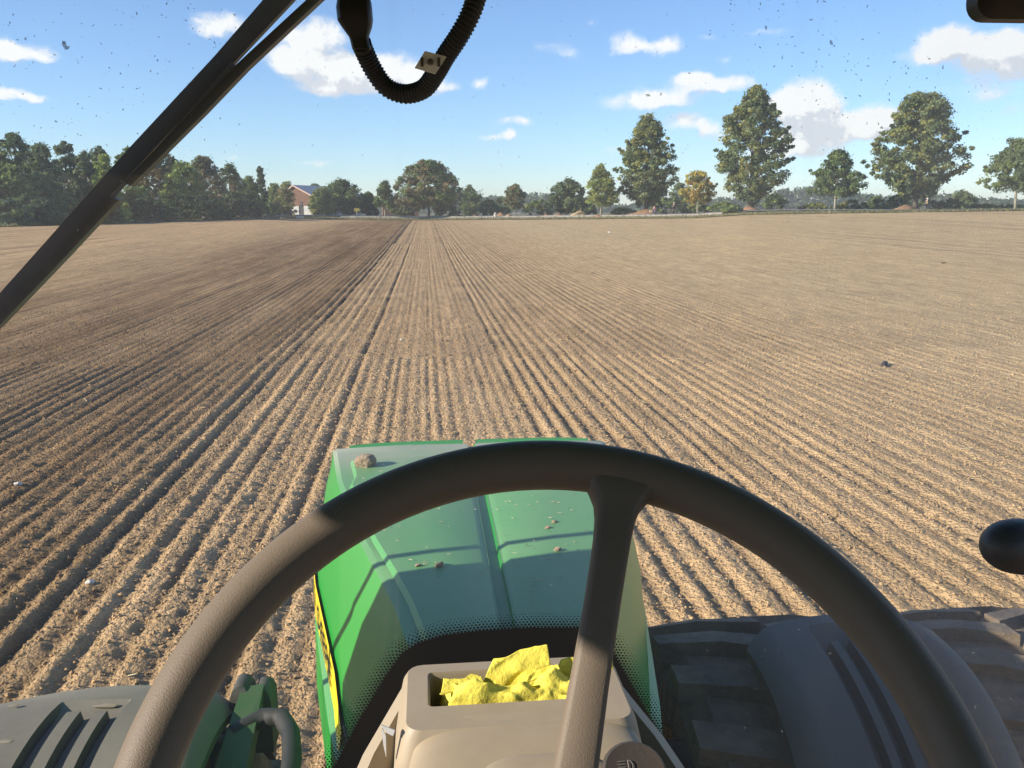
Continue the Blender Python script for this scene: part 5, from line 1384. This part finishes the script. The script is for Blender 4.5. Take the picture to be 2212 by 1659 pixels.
# ---- conduit hanging from the roof
cd = bpy.data.objects.new('cable_conduit', None); link(cd, tr)
YC_ = .86
ctrl = [(790, 108), (806, 150), (835, 188), (875, 203), (915, 192), (940, 160), (962, 122), (990, 80), (1012, 40), (1027, 0), (1040, -60), (1046, -120)]
ctrl = [(780, 92), (785, 106)] + ctrl[1:]
cp = [np.array(atY(x, y, YC_ + .03 * math.sin(i * .5))) for i, (x, y) in enumerate(ctrl)]
def catmull(P_, n_):
    out_ = []; Q = [2 * P_[0] - P_[1]] + P_ + [2 * P_[-1] - P_[-2]]
    for i in range(1, len(Q) - 2):
        for k in range(n_):
            u_ = k / n_; a, b_, c, d_ = Q[i - 1:i + 3]
            out_.append(.5 * (2 * b_ + (c - a) * u_ + (2 * a - 5 * b_ + 4 * c - d_) * u_ ** 2 + (3 * b_ - a - 3 * c + d_) * u_ ** 3))
    return out_ + [P_[-1]]
cv = catmull(cp, 24); Lc = np.concatenate([[0], np.cumsum([np.linalg.norm(cv[i + 1] - cv[i]) for i in range(len(cv) - 1)])]); cva = np.array(cv)
ss = np.arange(0, Lc[-1], .0036 / 4); pts = [[np.interp(s_, Lc, cva[:, c]) for c in range(3)] for s_ in ss]
rad_c = [.0093 if (k % 4) in (0, 1) else .0082 for k in range(len(ss))]
mb = MB(); mb.tube(pts, rad_c, 14); part(mb, 'corrugated_tube', mat('black_conduit', (.03, .033, .042), .5), cd, False)
mb = MB(); rings = []
for (y, xl_, xr_) in ((-70, 716, 790), (-6, 727, 798), (4, 728, 802), (18, 726, 804), (44, 729, 806), (58, 738, 804), (80, 754, 797), (86, 756, 797), (106, 761, 801), (108, 764, 799)):
    A_, B_ = np.array(atY(xl_, y, YC_)), np.array(atY(xr_, y, YC_)); c_ = (A_ + B_) / 2; w_ = np.linalg.norm(B_ - A_) / 2; dx_ = (B_ - A_) / np.linalg.norm(B_ - A_)
    rings.append([c_ + dx_ * w_ * (abs(math.cos(a)) ** .3) * (1 if math.cos(a) > 0 else -1) + np.array([0, 1, 0]) * w_ * .8 * math.sin(a) for a in [2 * math.pi * k / 16 for k in range(16)]])
mb.loft(rings); part(mb, 'connector', mat('black_connector', (.02, .019, .018), .45), cd, True, 25)
def yplate(dy): return [np.array(atY(x, y, YC_ - .020)) + np.array([0, dy, 0]) for x, y in ((918, 110), (965, 122), (940, 159), (896, 146))]
mb = MB(); mb.loft([yplate(0), yplate(.004)])
pl = part(mb, 'tie_plate', mat('grey_white_plastic', (.85, .84, .82), .5), cd)
c_ = np.mean(yplate(-.002), axis=0)
mb = MB(); mb.loft([[c_ + np.array([q_ * math.cos(a), w_, q_ * math.sin(a)]) for a in [2 * math.pi * k / 12 for k in range(12)]] for q_, w_ in ((.0030, .002), (.0026, -.0025), (.001, -.003))])
for s_ in (-1, 1): mb.box((c_[0] + s_ * .0075 - .0012, c_[1] + .0005, c_[2] - .004), (c_[0] + s_ * .0075 + .0012, c_[1] + .0016, c_[2] + .004))
part(mb, 'rivet', mat('dull_rivet', (.14, .13, .12), .4, .5), cd, False)
mb = MB(); mb.tube([np.array(atY(940, 126, YC_ + .004)) + np.array([0, 0, 0])] * 1 + [np.array(atY(962, 140, YC_ + .004)), np.array(atY(958, 155, YC_ + .002)), np.array(atY(945, 160, YC_))], .003, 6); part(mb, 'cable_tie', BLACK, cd, True)

# ---- inside mirror and grab handle on the right
mb = MB(); rings = []
for dy, gr in ((0, -.006), (.004, 0), (.022, 0), (.03, -.008)):
    q0 = np.array(atY(2114, 38, .82)); x0_, z0_ = q0[0] - gr, q0[2] - gr; ring = []
    x1_, z1_ = x0_ + .20 + 2 * gr, z0_ + .075 + 2 * gr; rc_ = .016
    for cx_, cz_, a0 in ((x1_ - rc_, z1_ - rc_, 0), (x0_ + rc_, z1_ - rc_, 90), (x0_ + rc_, z0_ + rc_, 180), (x1_ - rc_, z0_ + rc_, 270)):
        for k in range(6):
            a = rad(a0 + 18 * k); ring.append((cx_ + rc_ * math.cos(a), .82 + dy, cz_ + rc_ * math.sin(a)))
    rings.append(ring)
mb.loft(rings); im = part(mb, 'rear_view_mirror', BLACK, smooth=True, angle=35)
mb = MB(); mb.box((x0_ + .02, .812, z0_ + .012), (x1_ - .02, .8165, z1_ - .012)); part(mb, 'mirror_glass', mat('mirror_silver', (.6, .6, .62), .05, 1.0), im)
mb = MB(); mb.tube([(x0_ + .1, .86, z1_ - .02), (x0_ + .1, .9, 2.945)], .008, 8); part(mb, 'mirror_stalk', BLACK, im, True)
mb = MB(); c0 = np.array(atY(2132, 1178, .62)); dirx = np.array([.93, .30, -.18]); dirx /= np.linalg.norm(dirx)
sv = [(0, .001), (.002, .007), (.006, .012), (.012, .0165), (.022, .0205), (.036, .0225), (.06, .022), (.09, .020), (.13, .018), (.2, .018), (.34, .018)]
mb.tube([c0 + dirx * a for a, _ in sv], [b_ for _, b_ in sv], 18); part(mb, 'grab_handle', mat('dark_grip', (.055, .048, .047), .5, bump=(250, .3, .002)), smooth=True)

# ------------------------------------------------------------------ loose things carried on the tractor
CLOD = mat('dry_clod', (.34, .25, .16), .95, noise=(60, (.22, .16, .10), .7), bump=(90, .8, .01))
for k, (x, y, s_, lab) in enumerate([(792, 1006, .030, 'largest soil clod, on the front left of the bonnet'), (950, 1226, .010, 'soil crumb left of the bonnet seam at the shadow edge'), (904, 1226, .006, 'tiny soil crumb left of the other one near the shadow edge'), (1205, 1193, .008, 'pale crumb on the bonnet beside the steering wheel spoke'), (1198, 1131, .006, 'small crumb high on the right bonnet panel'), (1183, 1144, .006, 'small crumb on the right bonnet panel below its neighbour')]):
    q = atZ(x, y, 1.947)
    zt = float(np.interp(q[1], YS, ZT)) + (.013 if q[1] < 2.36 else .003)
    rock('soil_clod', (q[0], q[1], zt + s_ * .35), (s_ * 1.15, s_, s_ * .75), CLOD, lab, 'soil clod', 70 + k, None, 'crumbs of soil on the bonnet')

r = np.random.default_rng(61); mb = MB()
for _ in range(130):
    y = r.uniform(1.4, 2.5); w = np.interp(y, YS, Wc) - .03; x = XC + r.uniform(-w, w)
    if abs(x - XC) < .02: continue
    z = np.interp(y, YS, ZT) + (.0165 if y < 2.35 else .007); L_, a, wd_ = r.uniform(.002, .009), r.normal() * .5, r.uniform(.0006, .0016)
    d_ = np.array([math.cos(a), math.sin(a), 0]) * L_; p_ = np.array([-math.sin(a), math.cos(a), 0]) * wd_; c_ = np.array([x, y, z])
    mb.add([c_ - d_, c_ + p_, c_ + d_, c_ - p_, c_ + np.array([0, 0, wd_])], [(0, 3, 4), (3, 2, 4), (2, 1, 4), (1, 0, 4)])
fl = mb.build('straw_flecks', STRAW); tag(fl, 'tiny straw flecks lying on the dusty green bonnet', 'straw', kind='stuff')
# yellow cloth crumpled in the tray
CLOTH = mat('yellow_cloth', (.80, .70, .10), .9, noise=(45, (.66, .56, .07), .7), bump=(240, .7, .002))
nu, nv = 64, 44; X_, Y_ = np.meshgrid(np.linspace(0, 1, nu), np.linspace(0, 1, nv))
xw = .002 + .160 * X_; yw = .826 + .050 * Y_
env = np.sin(np.pi * np.clip(Y_, 0, 1)) ** .5 * (np.clip(X_ * 9, 0, 1) * np.clip((1 - X_) * 9, 0, 1)) ** .5
hh = .034 * env + .022 * env * (vnoise(X_ * 4 + 3, Y_ * 3 + 1) - .35) + .012 * env * (vnoise(X_ * 13 + 7, Y_ * 7) - .5) + .002 * env * (vnoise(X_ * 30, Y_ * 16 + 4) - .5)
hh += .016 * np.exp(-((X_ - .72) / .16) ** 2) * sstep(.45, .8, Y_)
zw = 2.082 + hh
V = np.stack([xw + .006 * (vnoise(X_ * 9, Y_ * 9 + 20) - .5), yw - .006 * (hh / .03) + .006 * (vnoise(X_ * 8 + 5, Y_ * 7) - .5), zw], -1).reshape(-1, 3)
i_ = np.arange(nu * nv).reshape(nv, nu); Fq = np.stack([i_[:-1, :-1], i_[:-1, 1:], i_[1:, 1:], i_[1:, :-1]], -1).reshape(-1, 4)
Vl = V.tolist(); Fl = Fq.tolist()
def flap(pts4, nu_, nv_, amp, sd):
    """extra fold standing up out of the heap; pts4 = lower-left, lower-right, upper-right, upper-left"""
    a, b_, c, d_ = [np.array(q_) for q_ in pts4]; o0 = len(Vl)
    for j in range(nv_):
        for i in range(nu_):
            u_, v_ = i / (nu_ - 1), j / (nv_ - 1)
            p_ = (a * (1 - u_) + b_ * u_) * (1 - v_) + (d_ * (1 - u_) + c * u_) * v_
            p_ = p_ + np.array([0, 1, .3]) * amp * .8 * (float(vnoise(u_ * 4 + sd, v_ * 3 + sd)) - .5 + .2 * (float(vnoise(u_ * 13 + sd, v_ * 9)) - .5))
            Vl.append(p_.tolist())
    for j in range(nv_ - 1):
        for i in range(nu_ - 1): Fl.append([o0 + j * nu_ + i, o0 + j * nu_ + i + 1, o0 + (j + 1) * nu_ + i + 1, o0 + (j + 1) * nu_ + i])
def P3(x, y, Y): return atY(x, y, Y)
flap([P3(1030, 1500, .852), P3(1200, 1500, .850), P3(1182, 1390, .874), P3(1066, 1424, .870)], 26, 18, .010, 3)
flap([P3(1130, 1490, .846), P3(1228, 1490, .846), P3(1206, 1436, .858), P3(1140, 1456, .856)], 20, 14, .009, 9)
flap([P3(1190, 1480, .866), P3(1330, 1480, .862), P3(1325, 1430, .872), P3(1212, 1422, .874)], 20, 12, .012, 15)
flap([P3(950, 1500, .838), P3(1050, 1490, .842), P3(1040, 1456, .86), P3(958, 1464, .856)], 20, 14, .010, 21)
clo = mesh_obj('cleaning_cloth', Vl, Fl, CLOTH, smooth=True); tag(clo, 'crumpled yellow cloth stuffed into the dashboard tray', 'cloth')
ssd = clo.modifiers.new('soft', 'SUBSURF'); ssd.levels = ssd.render_levels = 1
sol = clo.modifiers.new('thick', 'SOLIDIFY'); sol.thickness = .0014

# ------------------------------------------------------------------ air
hv = bpy.data.materials.new('haze_air'); hv.use_nodes = True
t = hv.node_tree; t.nodes.clear()
pv = N(t, 'ShaderNodeVolumePrincipled'); pv.inputs['Color'].default_value = (.95, .92, .87, 1); pv.inputs['Density'].default_value = HAZE; pv.inputs['Anisotropy'].default_value = .2
ho = N(t, 'ShaderNodeOutputMaterial'); t.links.new(pv.outputs[0], ho.inputs['Volume'])
mb = MB(); mb.box((-2100, -2100, -4), (2100, 2100, 34)); hz = mb.build('haze', hv); tag(hz, 'thin pale haze over the field', kind='stuff')
